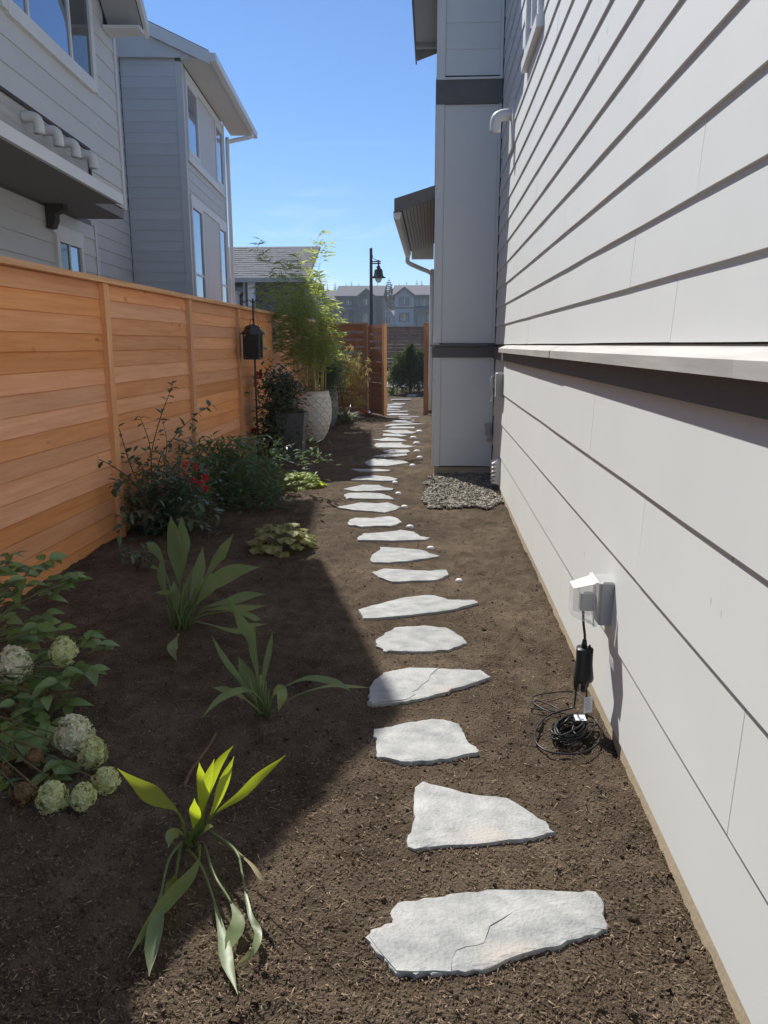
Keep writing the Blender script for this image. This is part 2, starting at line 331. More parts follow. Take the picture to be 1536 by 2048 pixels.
# ------------------------------------------------------------------ outlines of the stepping stones, measured on the ground
def zz(o, s, pts): return [(o[0]+x/s, o[1]+y/s) for x, y in pts]
A7, A6, A5 = ((700, 1520), 2.56), ((680, 1080), 4.268), ((620, 780), 5.486)
ST = [
 (A7, [(85,900),(130,855),(213,828),(208,790),(218,760),(270,720),(340,717),(470,695),(600,675),(750,663),(950,668),(1150,668),(1265,675),(1290,715),(1300,790),(1310,860),(1260,885),(1120,925),(1000,965),(830,1005),(720,1050),(600,1078),(430,1080),(330,1088),(232,1085),(200,1040),(140,980)], 'widest pale flagstone, nearest to the camera, with a pointed left end'),
 (A7, [(325,145),(378,108),(500,140),(600,165),(810,195),(900,250),(1000,315),(1045,370),(960,390),(870,405),(700,415),(500,430),(340,448),(300,430),(300,385),(325,320),(328,240)], 'fin-shaped pale flagstone, tall at left and pointed at right, second from the camera'),
 (A6, [(285,1650),(300,1610),(430,1590),(560,1555),(700,1535),(820,1520),(900,1530),(960,1550),(1010,1570),(1045,1610),(1060,1670),(1120,1740),(1200,1795),(1080,1825),(950,1855),(800,1875),(640,1885),(510,1888),(420,1860),(310,1830),(300,1780),(315,1730),(305,1680)], 'blocky streaked grey flagstone, third from the camera'),
 (A6, [(232,1375),(250,1350),(248,1260),(285,1195),(350,1150),(370,1130),(500,1105),(600,1088),(840,1095),(1000,1100),(1200,1110),(1235,1125),(1278,1170),(1150,1210),(1000,1255),(870,1300),(700,1345),(560,1370),(420,1385),(270,1402)], 'flagstone with a stepped crack across it, touched by a long green leaf'),
 (A6, [(312,850),(400,790),(470,745),(580,735),(720,730),(910,742),(970,780),(1040,825),(1092,875),(1000,900),(920,930),(800,940),(560,945),(440,940),(380,945),(315,900)], 'cream rounded flagstone with layered rough edge, fifth from the camera'),
 (A6, [(158,590),(270,555),(420,515),(570,485),(715,468),(810,468),(920,505),(1050,510),(1150,510),(1178,535),(1000,580),(820,610),(600,635),(360,658),(205,660)], 'long wing-shaped pale flagstone, sixth from the camera'),
 (A6, [(265,272),(310,265),(370,240),(560,248),(800,262),(840,250),(905,250),(922,295),(860,325),(800,342),(620,345),(450,350),(330,315)], 'narrow beige flagstone with a white marker at its right'),
 (A6, [(258,165),(270,125),(340,80),(345,55),(520,65),(690,80),(760,105),(855,135),(740,155),(560,175),(420,188),(290,188)], 'pale flagstone tapering to a point at right, eighth from the camera'),
 (A5, [(520,1625),(590,1570),(750,1560),(880,1550),(1000,1530),(1140,1550),(1220,1600),(1320,1615),(1260,1640),(900,1645),(530,1645)], 'flat-bottomed pale flagstone with a hump on its right half'),
 (A5, [(420,1450),(440,1415),(500,1395),(680,1400),(880,1378),(970,1410),(1003,1445),(920,1480),(880,1488),(720,1485),(560,1498),(500,1480),(430,1478)], 'rounded cream flagstone, tenth from the camera'),
 (A5, [(305,1282),(430,1255),(560,1230),(740,1240),(850,1228),(920,1250),(1000,1278),(930,1310),(820,1338),(680,1325),(480,1315)], 'spindle-shaped flagstone pointed at both ends, beside a marker stone'),
 (A5, [(368,1145),(420,1128),(600,1122),(780,1130),(880,1160),(918,1195),(780,1190),(560,1188),(400,1190)], 'white slab-like flagstone just beyond the spindle-shaped one'),
 (A5, [(365,1078),(480,1055),(580,1033),(760,1040),(830,1065),(925,1078),(900,1095),(680,1102),(500,1105),(420,1092)], 'low arched flagstone level with the gravel patch'),
 (A5, [(448,975),(540,950),(690,932),(880,948),(962,970),(920,990),(800,992),(640,985),(460,982)], 'pinkish pale flagstone with a marker touching its right tip'),
 (A5, [(450,862),(560,865),(720,862),(885,872),(860,885),(540,890)], 'thin dark-streaked flagstone farthest left on the path'),
 (A5, [(595,788),(640,765),(690,748),(820,752),(960,762),(1040,775),(1080,793),(960,815),(850,830),(640,828),(605,800)], 'broad flagstone half in shade beside the bay corner'),
 (A5, [(690,725),(760,710),(860,695),(1060,695),(1070,712),(960,725),(820,732)], 'grey shaded flagstone just beyond the broad half-shaded one'),
 (A5, [(780,665),(850,650),(1080,650),(1098,670),(1060,685),(860,685)], 'short bright flagstone level with the white tall pot'),
 (A5, [(705,605),(730,580),(1000,575),(1010,595),(1150,615),(1060,627),(740,627)], 'bright flagstone with a notched right side'),
 (A5, [(680,540),(770,535),(850,518),(960,525),(1070,550),(960,557),(800,555)], 'bright thin flagstone just beyond the notched one'),
 (A5, [(795,500),(805,475),(960,478),(1070,498),(1000,508)], 'very white small flagstone beside the third farthest marker'),
 (A5, [(790,447),(850,437),(1060,437),(1120,455),(1175,455),(1120,472),(960,475),(860,460)], 'flagstone touching the farthest white marker'),
 (A5, [(855,418),(900,397),(1155,402),(1140,417)], 'white bar-like flagstone beyond the farthest marker'),
 (A5, [(820,385),(880,370),(1160,365),(1285,367),(1100,377),(830,392)], 'longest thin flagstone, reaching towards the house wall'),
 (A5, [(890,347),(980,339),(1150,347),(1090,356)], 'thin flagstone, second this side of the longest far one'),
 (A5, [(900,330),(1150,326),(1140,334),(960,337)], 'thin flagstone in the far half of the path, short of the gate'),
 (A5, [(935,305),(1100,300),(1130,308),(980,313)], 'dull grey flagstone just inside the gate, shaded'),
 (A5, [(970,285),(1200,284),(1190,291),(985,291)], 'thin flagstone just inside the gate opening, right of the gate leaf'),
 (A5, [(835,265),(900,254),(1085,262),(1070,272),(835,273)], 'bright flagstone in the gate opening'),
 (A5, [(835,229),(1085,227),(1060,236),(838,237)], 'flagstone on the line of the gate opening'),
 (A5, [(835,200),(980,208),(980,213),(840,213)], 'first flagstone beyond the gate'),
 (A5, [(850,182),(880,172),(1025,182),(990,191),(860,192)], 'second flagstone beyond the gate'),
 (A5, [(840,157),(1000,156),(990,165),(860,164)], 'third flagstone beyond the gate'),
 (A5, [(890,150),(930,141),(1060,146),(1030,155)], 'wedge-shaped flagstone, third from the far end of the path'),
 (A5, [(890,120),(1110,119),(1100,126),(900,126)], 'long thin flagstone, second from the far end of the path'),
 (A5, [(1060,104),(1090,97),(1185,99),(1150,107)], 'last flagstone at the far end of the path by the weeping shrub'),
]
SBOX = []
for (o_, s_), pts_, l_ in ST:
    P_ = [G(px, py, .01) for px, py in zz(o_, s_, pts_)]
    xs_, ys_ = [p.x for p in P_], [p.y for p in P_]; SBOX.append(((min(xs_)+max(xs_))/2, (min(ys_)+max(ys_))/2, (max(xs_)-min(xs_))/2, (max(ys_)-min(ys_))/2))
# ------------------------------------------------------------------ ground
def gz(x, y):
    x = np.asarray(x, float); y = np.asarray(y, float)
    z = np.where(y < 21, 0, np.where(y < 35, .045*(y-21), np.minimum(.63+.0185*(y-35), 2.4)))
    near = np.clip(1-(np.abs(x+.9)-2.2)/1.5, 0, 1)*np.clip((24-y)/4, 0, 1)
    n = .022*vnoise(x*1.1, y*1.1, 1)+.020*vnoise(x*4.3, y*4.3, 2)+.021*vnoise(x*13, y*13, 3)+.014*vnoise(x*33, y*33, 4)+.008*vnoise(x*71, y*71, 5)
    pit = vnoise(x*5.1, y*5.1, 8); n = n-.05*np.clip(pit-.33, 0, 1)
    flat = np.zeros_like(z)
    for cx, cy, hx_, hy_ in SBOX:
        q = ((x-cx)/(hx_+.07))**4+((y-cy)/(hy_+.07))**4; flat = np.maximum(flat, np.clip(2-q, 0, 1))
    n = n*(1-.8*flat)
    z = z+n*near-.003
    z = z+.10*np.exp(-((x+.0)**2/.8+(y-23.2)**2/1.6))        # soil heap beyond the gate
    return z
def gzf(x, y): return float(gz(np.array([x]), np.array([y]))[0])
def axis(parts):
    out = []
    for a, b, n in parts: out += list(np.linspace(a, b, n, endpoint=False))
    return np.array(out+[parts[-1][1]])
gx = axis([(-600, -60, 8), (-60, -6, 10), (-6, -2.9, 6), (-2.9, .85, 250), (.85, 4, 6), (4, 60, 12), (60, 600, 8)])
yy = [1.0]
while yy[-1] < 26: yy.append(yy[-1]+max(.011, .0078*yy[-1]))
gy = np.array([-30, -10, -4, -1, .2, .6]+yy+list(np.linspace(27, 60, 14))+[70, 90, 120, 160, 250, 400, 700, 1200])
XX, YY = np.meshgrid(gx, gy); ZZ = gz(XX, YY)
nx, ny = len(gx), len(gy)
me = bpy.data.meshes.new('ground')
I = np.arange((ny-1)*(nx-1)); rr, cc = I//(nx-1), I % (nx-1); a = rr*nx+cc
me.from_pydata(np.stack([XX.ravel(), YY.ravel(), ZZ.ravel()], 1).tolist(), [], np.stack([a, a+1, a+nx+1, a+nx], 1).tolist())
me.polygons.foreach_set('use_smooth', [True]*len(me.polygons)); me.materials.append(M['soil'])
gr = col(bpy.data.objects.new('ground', me)); gr['kind'] = 'structure'; gr['label'] = 'dark brown mulched soil along the side yard'

def scatter(name, P, tmpl_v, tmpl_f, S, mat_, label, rot_flat=True):
    """one mesh of many small pieces: P positions (n,3), S sizes (n,3)"""
    n = len(P); tv = np.array(tmpl_v, float); k = len(tv)
    V = tv[None]*S[:, None, :]
    az = np.random.uniform(0, 2*math.pi, n); ti = np.random.normal(0, .35 if rot_flat else 1.2, n); ro = np.random.normal(0, .4 if rot_flat else 1.2, n)
    def rot(V, i, j, a):
        c, s = np.cos(a)[:, None], np.sin(a)[:, None]; x, y = V[:, :, i].copy(), V[:, :, j].copy()
        V[:, :, i] = x*c-y*s; V[:, :, j] = x*s+y*c
    rot(V, 0, 2, ti); rot(V, 1, 2, ro); rot(V, 0, 1, az)
    V += P[:, None, :]; fl = np.array(tmpl_f); kk = fl.shape[1]
    Fa = (fl[None]+(np.arange(n)*k)[:, None, None]).reshape(-1, kk)
    m = bpy.data.meshes.new(name); m.vertices.add(n*k); m.vertices.foreach_set('co', V.ravel())
    m.loops.add(Fa.size); m.loops.foreach_set('vertex_index', Fa.ravel().astype(np.int32))
    m.polygons.add(len(Fa)); m.polygons.foreach_set('loop_start', (np.arange(len(Fa))*kk).astype(np.int32))
    m.update(calc_edges=True); m.materials.append(mat_)
    o = col(bpy.data.objects.new(name, m)); o['kind'] = 'stuff'; o['label'] = label; return o
BOXV = [(-.5, -.5, -.5), (.5, -.35, -.5), (.5, .35, -.4), (-.5, .5, -.5), (-.45, -.4, .5), (.4, -.3, .4), (.45, .3, .5), (-.4, .4, .4)]
BOXF = [(0, 1, 5, 4), (1, 2, 6, 5), (2, 3, 7, 6), (3, 0, 4, 7), (4, 5, 6, 7)]
def ground_pts(n, y0, y1, x0=-2.55, x1=.735, up=.004):
    y = 1/np.random.uniform(1/y1, 1/y0, n); x = np.random.uniform(x0, x1, n)
    return np.stack([x, y, gz(x, y)+up], 1)
n = 62000; P = ground_pts(n, 1.05, 12)
L = np.random.gamma(1.7, .0040, n)+.003
scatter('mulch', P, BOXV, BOXF, np.stack([L, np.minimum(L*.5, np.random.uniform(.0014, .0042, n)), np.random.uniform(.001, .003, n)], 1), M['chip'], 'fine dark bark mulch strewn over the soil')
n = 5200; P = ground_pts(n, 1.05, 14, up=.007)
L = np.random.gamma(1.8, .0042, n)+.004
scatter('wood_splinters', P, BOXV, BOXF, np.stack([L, np.random.uniform(.0014, .0032, n), np.random.uniform(.001, .002, n)], 1), M['chip_pale'], 'pale wood splinters scattered in the mulch')
n = 7000; P = ground_pts(n, 1.05, 9, up=.002); q = np.random.gamma(2, .0022, n)+.003
scatter('soil_crumbs', P, BOXV, BOXF, np.stack([q, q*.8, q*.7], 1), M['soil'], 'small crumbs of dark soil', False)
# gravel apron by the jutting wall
gp = [G(*p) for p in ((848, 1012), (850, 985), (868, 958), (875, 945), (985, 940), (1012, 985), (1018, 1005), (985, 1022), (930, 1020), (890, 1022))]
def inpoly(x, y, poly):
    r = np.zeros(len(x), bool); j = len(poly)-1
    for i in range(len(poly)):
        xi, yi, xj, yj = poly[i].x, poly[i].y, poly[j].x, poly[j].y
        r ^= ((yi > y) != (yj > y)) & (x < (xj-xi)*(y-yi)/(yj-yi+1e-9)+xi); j = i
    return r
x = np.random.uniform(-.2, .74, 22000); y = np.random.uniform(7.3, 9.3, 22000); ex = .16*vnoise(x*6, y*6, 9)+.10*vnoise(x*17, y*17, 12)
k = inpoly(x+ex, y+.3*vnoise(x*5, y*5, 10), gp); x, y = x[k], y[k]
q = np.random.gamma(3, .0036, len(x))+.005
scatter('gravel', np.stack([x, y, gz(x, y)+.010+np.random.uniform(0, .012, len(x))], 1), BOXV, BOXF, np.stack([q, q*.8, q*.65], 1), M['gravel'], 'heap of grey crushed gravel at the foot of the pale wall', False)

# ------------------------------------------------------------------ siding helpers
def lap_board(name, mat_, parent, a, b, z0, z1, nrm, T=None, out=.016, topout=.003, seg=None, wob=.0012):
    """one lap board from plan point a to b, bottom edge proud of the wall by out along nrm"""
    a = Vector((*a, 0)); b = Vector((*b, 0)); nv = Vector((*nrm, 0)); ln = (b-a).length
    seg = seg or max(1, min(8, int(ln/.5))); m = MB(T); vs = []
    for i in range(seg+1):
        p = a.lerp(b, i/seg); dz = R.uniform(-wob, wob); do = R.uniform(-.001, .001)
        vs += [p+Vector((0, 0, z0+dz)), p+nv*(out+do)+Vector((0, 0, z0+dz)), p+nv*topout+Vector((0, 0, z1)), p+Vector((0, 0, z1))]
    fs = []
    for i in range(seg):
        k = 4*i; fs += [(k, k+1, k+5, k+4), (k+1, k+2, k+6, k+5), (k+2, k+3, k+7, k+6)]
    k = 4*seg; fs += [(0, 3, 2, 1), (k, k+1, k+2, k+3)]
    m.add(vs, fs); return m.build(name, mat_, parent)
def courses(name, mat_, parent, p0, p1, z0, z1, h, nrm, joints=None, T=None, out=.016, gap=.004):
    """lap boards filling a wall; joints(k) gives the butt joints (fractions in metres from p0) of course k"""
    k = 0; z = z0; v = Vector((p1[0]-p0[0], p1[1]-p0[1])); L = v.length; v.normalize()
    while z < z1-.02:
        t = min(z+h, z1); js = [0]+sorted(q for q in (joints(k) if joints else []) if .05 < q < L-.05)+[L]
        for q0, q1 in zip(js[:-1], js[1:]):
            a = (p0[0]+v.x*(q0+gap/2), p0[1]+v.y*(q0+gap/2)); b = (p0[0]+v.x*(q1-gap/2), p0[1]+v.y*(q1-gap/2))
            lap_board(name, mat_, parent, a, b, z, t+.001, nrm, T, out)
        z += h; k += 1

# ------------------------------------------------------------------ right house (pale lap siding)
WX = .745; BY = 9.3; BX = .03
hr = thing('house', 'pale house with wide lap siding, dark band and jutting bay beside the path', 'house', (WX, 5, 0))
m = MB(); m.box(WX+.012, 6, -4, 9.28, .05, 6.6); m.box(BX+.015, 6, BY+.012, 18.2, .1, 6.3)
m.build('wall_core', M['dark_band'], hr)
m = MB()
ys = list(np.linspace(-4, BY, 90)); lip = [WX-.012+.004*R.uniform(-1, 1) for _ in ys]
for i in range(len(ys)-1):
    m.hexa([(lip[i], ys[i], -.3), (WX+.05, ys[i], -.3), (WX+.05, ys[i+1], -.3), (lip[i+1], ys[i+1], -.3), (WX-.004, ys[i], .066), (WX+.05, ys[i], .066), (WX+.05, ys[i+1], .066), (WX-.004, ys[i+1], .066)])
m.build('foundation', M['concrete'], hr)
MB().box(BX+.012, WX+.05, BY+.012, 18.1, -.3, .118).build('foundation', M['concrete'], hr)
J1 = {0: [4.2+4, 1.9], 1: [1.71+4, 5.4+4, 2.1], 2: [2.66+4, 7.62+4, 6.66-4], 3: [3.58+4, 7.8+4, 2.2]}
zl = [.062, .388, .735, 1.052, 1.402]
for k in range(4):
    js = [0]+sorted(J1[k])+[13.28]
    for q0, q1 in zip(js[:-1], js[1:]):
        lap_board('siding_board', M['white_siding'], hr, (WX, -4+q0+.002), (WX, -4+q1-.002), zl[k], zl[k+1]+.001, (-1, 0), None, .015 if k else .012)
def jr(k):
    o = {2: 6.0+4, 0: 6.14+4, 6: 6.0+4, 10: 5.9+4, 4: 6.75+4}.get(k, (k*2.37) % 3.4+1.0); o = (o % 3.66)
    return [o+3.66*i for i in range(5)]
courses('siding_board', M['white_siding'], hr, (WX, -4), (WX, 9.28), 1.558, 6.6, .2025, (-1, 0), jr, None, .0145)
# water-table ledge and dark band
yj = [-4, -1.2, 1.78, 4.55, 6.75, 8.02]
for a, b in zip(yj[:-1], yj[1:]):
    o = R.uniform(-.003, .003)
    MB().hexa([(WX-.078+o, a+.002, 1.478), (WX+.005, a+.002, 1.478), (WX+.005, b-.002, 1.478), (WX-.078+o, b-.002, 1.478),
               (WX-.078+o, a+.002, 1.518), (WX+.005, a+.002, 1.553), (WX+.005, b-.002, 1.553), (WX-.078+o, b-.002, 1.518)]).build('ledge_board', M['ledge'], hr)
MB().box(WX-.034, WX+.005, -4, 8.02, 1.395, 1.4765).build('dark_band', M['dark_band'], hr)
MB().box(WX-.034, WX+.005, 8.0222, BY-.03, 1.395, 1.53).build('dark_band', M['dark_band'], hr)
# bay: front face
for z0, z1 in zip((.116, .446, .770, 1.086), (.446, .770, 1.086, 1.404)):
    lap_board('siding_panel', M['white_siding'], hr, (BX+.075, BY), (WX-.052, BY), z0, z1+.001, (0, -1), None, .012, seg=2)
MB().box(BX+.075, WX-.052, BY-.006, BY+.004, 1.572, 4.143).build('siding_panel', M['white_siding'], hr)
z = 4.435
while z < 6.2:
    lap_board('siding_panel', M['white_siding'], hr, (BX+.075, BY), (WX-.052, BY), z, z+.262, (0, -1), None, .012, seg=2); z += .26
for z0, z1 in ((.112, 1.404), (1.572, 4.143), (4.41, 6.2)):
    MB().box(BX, BX+.072, BY-.024, BY+.004, z0, z1).build('corner_board', M['white_trim'], hr)
    MB().box(WX-.050, WX-.02, BY-.02, BY+.004, z0, z1).build('corner_board', M['white_trim'], hr)
    MB().box(BX-.024, BX-.001, BY-.024, BY+.09, z0, z1).build('corner_board', M['white_trim'], hr)
MB().box(BX-.03, WX-.036, BY-.034, BY+.003, 1.406, 1.535).build('dark_band', M['dark_band'], hr)
MB().box(BX-.03, BX+.012, BY+.005, 18.1, 1.406, 1.535).build('dark_band', M['dark_band'], hr)
MB().hexa([(BX-.06, BY-.075, 1.537), (WX-.105, BY-.075, 1.537), (WX-.105, BY, 1.537), (BX-.06, BY, 1.537), (BX-.06, BY-.075, 1.548), (WX-.105, BY-.075, 1.548), (WX-.105, BY, 1.57), (BX-.06, BY, 1.57)]).build('ledge_board', M['dark_band'], hr)
MB().box(BX-.062, BX+.05, BY-.08, BY-.04, 1.5495, 1.575).build('ledge_end', M['ledge'], hr)
MB().box(BX-.03, WX-.02, BY-.034, BY+.003, 4.145, 4.385).build('dark_band', M['dark_band'], hr)
MB().box(BX-.03, WX-.02, BY-.045, BY+.003, 4.387, 4.409).build('ledge_board', M['white_trim'], hr)
MB().box(BX-.03, BX+.01, BY+.004, 17, 4.145, 4.385).build('dark_band', M['dark_band'], hr)
# bay: long side facing the path
courses('siding_board', M['white_siding'], hr, (BX, BY+.092), (BX, 18.0), .116, 1.404, .322, (-1, 0), None, None, .020)
courses('siding_board', M['white_siding'], hr, (BX, BY+.092), (BX, 18.0), 1.575, 4.14, .2025, (-1, 0), None, None, .018)
courses('siding_board', M['white_siding'], hr, (BX, BY+.092), (BX, 18.0), 4.41, 6.2, .2025, (-1, 0), None, None, .018)
# roofs
e0 = AY(852, 125, 13.4)
m = MB(); m.hexa([(-.30, 8.8, e0.z+.02), (6.2, 8.8, e0.z+2.2), (6.2, 13.4, e0.z+2.2), (-.30, 13.4, e0.z+.02), (-.30, 8.8, e0.z+.16), (6.2, 8.8, e0.z+2.34), (6.2, 13.4, e0.z+2.34), (-.30, 13.4, e0.z+.16)]).build('roof', M['roof'], hr)
MB().box(-.325, -.303, 8.8, 13.42, e0.z-.02, e0.z+.17).build('fascia', M['dark_band'], hr)
MB().box(-.30, BX-.002, 9.0, 12.6, e0.z+.006, e0.z+.018).build('soffit', M['soffit'], hr)
MB().box(-.30, BX-.002, 12.602, 12.66, e0.z-.06, e0.z+.018).build('soffit', M['soffit'], hr)
MB().box(WX-.42, 6.2, -4, 8.7, 6.5, 6.75).build('roof', M['roof'], hr)
# porch roof beyond the bay
PA, PB = AY(790, 398, 11.5), AY(874, 371, 11.5); PC = AY(790, 426, 11.5); PD = AY(874, 398, 11.5)
y1 = 16.6
m = MB(); m.hexa([(PA.x, 11.52, PC.z+.03), (BX-.02, 11.52, PD.z+.03), (BX-.02, y1, PD.z+.03), (PA.x, y1, PC.z+.03), (PA.x, 11.52, PA.z-.02), (BX-.02, 11.52, PB.z-.02), (BX-.02, y1, PB.z-.02), (PA.x, y1, PA.z-.02)]).build('porch_roof', M['roof'], hr)
m = MB(); m.hexa([(PA.x-.01, 11.47, PC.z), (BX-.022, 11.47, PD.z), (BX-.022, 11.515, PD.z), (PA.x-.01, 11.515, PC.z), (PA.x-.01, 11.47, PA.z), (BX-.022, 11.47, PB.z), (BX-.022, 11.515, PB.z), (PA.x-.01, 11.515, PA.z)]).build('fascia', M['dark_band'], hr)
ns = 9
for i in range(ns): # soffit boards
    xa = PA.x+.11+(BX-.03-PA.x-.11)*i/ns; xb = PA.x+.11+(BX-.03-PA.x-.11)*(i+1)/ns-.008
    f = lambda x: PC.z+(PD.z-PC.z)*(x-PA.x)/(BX-PA.x)
    MB().hexa([(xa, 11.53, f(xa)+.005), (xb, 11.53, f(xb)+.005), (xb, y1, f(xb)+.005), (xa, y1, f(xa)+.005), (xa, 11.53, f(xa)+.026), (xb, 11.53, f(xb)+.026), (xb, y1, f(xb)+.026), (xa, y1, f(xa)+.026)]).build('soffit_board', M['soffit'], hr)
gut = MB(); gut.prism([(PA.x-.02, 11.55, PC.z-.06), (PA.x+.06, 11.55, PC.z-.09), (PA.x+.09, 11.55, PC.z+.02), (PA.x-.03, 11.55, PC.z+.03)], (0, y1-11.55, 0)); gut.build('gutter', M['white_trim'], hr)
MB().box(PA.x+.10, BX-.03, y1-.03, y1+.02, PC.z-.10, PD.z+.02).build('fascia', M['white_trim'], hr)
MB().tube(smooth_pts([(PA.x+.02, y1-.1, PC.z-.06), (PA.x+.04, y1-.1, PC.z-.17), (-.28, y1-.1, PC.z-.28), (-.05, y1-.1, PC.z-.38), (-.03, y1-.1, PC.z-.55), (-.03, y1-.1, .2)], 5), .045, 8).build('downspout', M['white_trim'], hr, True)
# upper window with bracketed sill boards
wv = MB().box(WX-.012, WX+.006, 6.08, 6.78, 3.86, 5.25).build('window', M['glass'], hr)
for a in ((6.00, 6.08), (6.78, 6.86)): MB().box(WX-.045, WX+.004, a[0], a[1], 3.78, 5.3).build('window_frame', M['white_trim'], wv)
MB().box(WX-.045, WX+.004, 6.40, 6.45, 3.865, 5.25).build('mullion', M['white_trim'], wv)
MB().box(WX-.06, WX+.004, 5.96, 6.90, 3.70, 3.778).build('sill', M['white_trim'], wv)
# vent elbow
v = AX(1028, 262, WX); yv = 7.98
vt = MB().box(WX-.03, WX-.006, yv-.16, yv+.16, 3.36, 3.78).build('vent_plate', M['vent'], hr)
MB().tube(smooth_pts([(WX-.02, yv, 3.68), (WX-.10, yv, 3.68), (WX-.16, yv, 3.655), (WX-.175, yv, 3.60), (WX-.175, yv, 3.53)], 5), .052, 14).build('vent_elbow', M['vent'], vt, True)
# small fittings on the long wall
mb_ = MB().bbox(WX-.085, WX-.006, 8.10, 8.26, 1.02, 1.27, .008).build('switch_box', M['grey_plastic'], hr)
MB().tube(smooth_pts([(WX-.06, 8.30, 1.24), (WX-.115, 8.30, 1.22), (WX-.115, 8.30, 1.12), (WX-.10, 8.30, 1.02), (WX-.12, 8.30, .96)], 4), .009, 6).build('bent_pipe', M['vent'], mb_, True)
lv = MB().box(WX-.05, WX-.006, 8.18, 8.42, .09, .36).build('louvre_vent', M['vent'], hr)
for i in range(6):
    z = .10+i*.042
    MB().hexa([(WX-.095, 8.175, z), (WX-.05, 8.175, z), (WX-.05, 8.425, z), (WX-.095, 8.425, z), (WX-.088, 8.175, z+.006), (WX-.05, 8.175, z+.036), (WX-.05, 8.425, z+.036), (WX-.088, 8.425, z+.006)]).build('slat', M['vent'], lv)
q = AY(977, 868, BY-.05)
sp_ = MB().bbox(q.x-.045, q.x+.045, BY-.05, BY-.014, q.z-.02, q.z+.13, .01).build('tap_cover', M['ledge'], hr)
MB().tube(smooth_pts([(q.x, BY-.05, q.z+.05), (q.x, BY-.11, q.z+.05), (q.x, BY-.12, q.z-.08)], 4), .022, 8).build('tap', M['grey_plastic'], sp_, True)
# outlet box with clear cover
OY, OZ = 3.05, .535
ob = MB().bbox(WX-.062, WX-.004, OY-.065, OY+.065, OZ-.09, OZ+.09, .007).build('outlet_box', M['grey_plastic'], hr)
MB().box(WX-.068, WX-.0625, OY-.058, OY+.058, OZ-.082, OZ+.082).build('outlet_face', M['ledge'], ob)
m = MB()
def fr_(x, dy, z0, z1, ox=0): return [(x, OY-dy, z0), (x, OY+dy, z0), (x, OY+dy, z1), (x, OY-dy, z1)]
A_ = fr_(WX-.070, .068, OZ-.095, OZ+.092); B_ = fr_(WX-.082, .068, OZ-.097, OZ+.090); C_ = fr_(WX-.085, .060, OZ-.090, OZ+.082); D_ = fr_(WX-.165, .045, OZ-.062, OZ+.058)
m.add(A_+B_+C_+D_, [(0, 1, 5, 4), (1, 2, 6, 5), (2, 3, 7, 6), (3, 0, 4, 7), (4, 5, 9, 8), (5, 6, 10, 9), (6, 7, 11, 10), (7, 4, 8, 11), (8, 9, 13, 12), (9, 10, 14, 13), (10, 11, 15, 14), (11, 8, 12, 15), (12, 13, 14, 15)])
m.build('clear_cover', M['clear'], ob)
m = MB(); m.bbox(WX-.13, WX-.07, OY-.022, OY+.022, OZ-.045, OZ+.035, .008); m.build('plug', M['grey_plastic'], ob)

# ------------------------------------------------------------------ extension splitter hanging from the outlet
hx = WX-.115; sy_ = OY-.07
sb = thing('power_splitter', 'black three-way outdoor power splitter hanging by its cord below the outlet', 'power splitter', (hx, sy_, .20), None)
MB().tube(smooth_pts([(WX-.115, OY-.01, OZ-.05), (WX-.118, OY-.045, OZ-.09), (hx, sy_, OZ-.135), (hx, sy_, OZ-.175)], 5), .0055, 8).build('cord', M['black'], sb, True)
MB().lathe((hx, sy_, OZ-.185), [(.008, .035), (.011, .02), (.0115, .0)], 10).build('strain_relief', M['black'], sb, True)
prof = [(.032, 0), (.034, -.003), (.0335, -.03), (.034, -.07), (.038, -.105), (.041, -.128), (.038, -.142), (.02, -.150)]
MB().lathe((hx, sy_, OZ-.185), list(reversed(prof)), 30, f=lambda a, z: 1+.10*math.cos(3*a+.6)).build('body', M['black'], sb, True)
MB().tube([(hx+.02, sy_-.012+.012*math.cos(t), OZ-.185+.016*math.sin(t)) for t in np.linspace(0, math.pi, 9)], .003, 6).build('hanging_loop', M['black'], sb, True)
legs = [(-.024, -.012), (.0, -.03), (.022, .018)]
for dx, dy in legs: MB().lathe((hx+dx, sy_+dy, OZ-.362), [(.010, 0), (.013, .03), (.013, .045)], 10).build('socket', M['black'], sb, True)
t = MB().hexa([(hx+.006, sy_-.032, .075), (hx+.044, sy_-.010, .075), (hx+.044, sy_-.009, .075), (hx+.006, sy_-.031, .075), (hx+.006, sy_-.032, .145), (hx+.044, sy_-.010, .145), (hx+.044, sy_-.009, .145), (hx+.006, sy_-.031, .145)]).build('tag_label', M['wh_label'], sb)
m = MB()
for i in range(9): # fine print lines
    z = .088+i*.0062; u = .25 if i < 2 else .08
    p = lambda f: Vector((hx+.006+.038*f, sy_-.0326+.022*f, 0))
    a, b = p(u), p(.92-.1*(i % 3)); m.add([(a.x, a.y, z), (b.x, b.y, z), (b.x, b.y, z+.0018), (a.x, a.y, z+.0018)], [(0, 1, 2, 3)])
m.build('print', M['print'], t)
g0 = gzf(.55, 2.9)
ad = thing('power_adapter', 'small black plug adapter with white printed label resting above the coiled cable', 'adapter', (hx-.005, sy_-.02, .03))
MB().bbox(hx-.032, hx+.018, sy_-.065, sy_-.005, -.01, .058, .006).build('body', M['black'], ad)
lb = MB().box(hx-.029, hx+.015, sy_-.060, sy_-.010, .0585, .0600).build('label', M['wh_label'], ad)
m = MB(); m.box(hx-.006, hx+.006, sy_-.055, sy_-.044, .0601, .0606); m.build('print', M['print_blue'], lb)
cb = thing('coiled_cable', 'coil of thin black cable lying on the soil under the outlet', 'cable', (.55, 2.85, g0))
gh = lambda x, y, dz=.012: (x, y, gzf(x, y)+dz)
def pg(px, py, dz=.012): p = G(px, py, .01); return (p.x, p.y, max(.004, gzf(p.x, p.y))+dz)
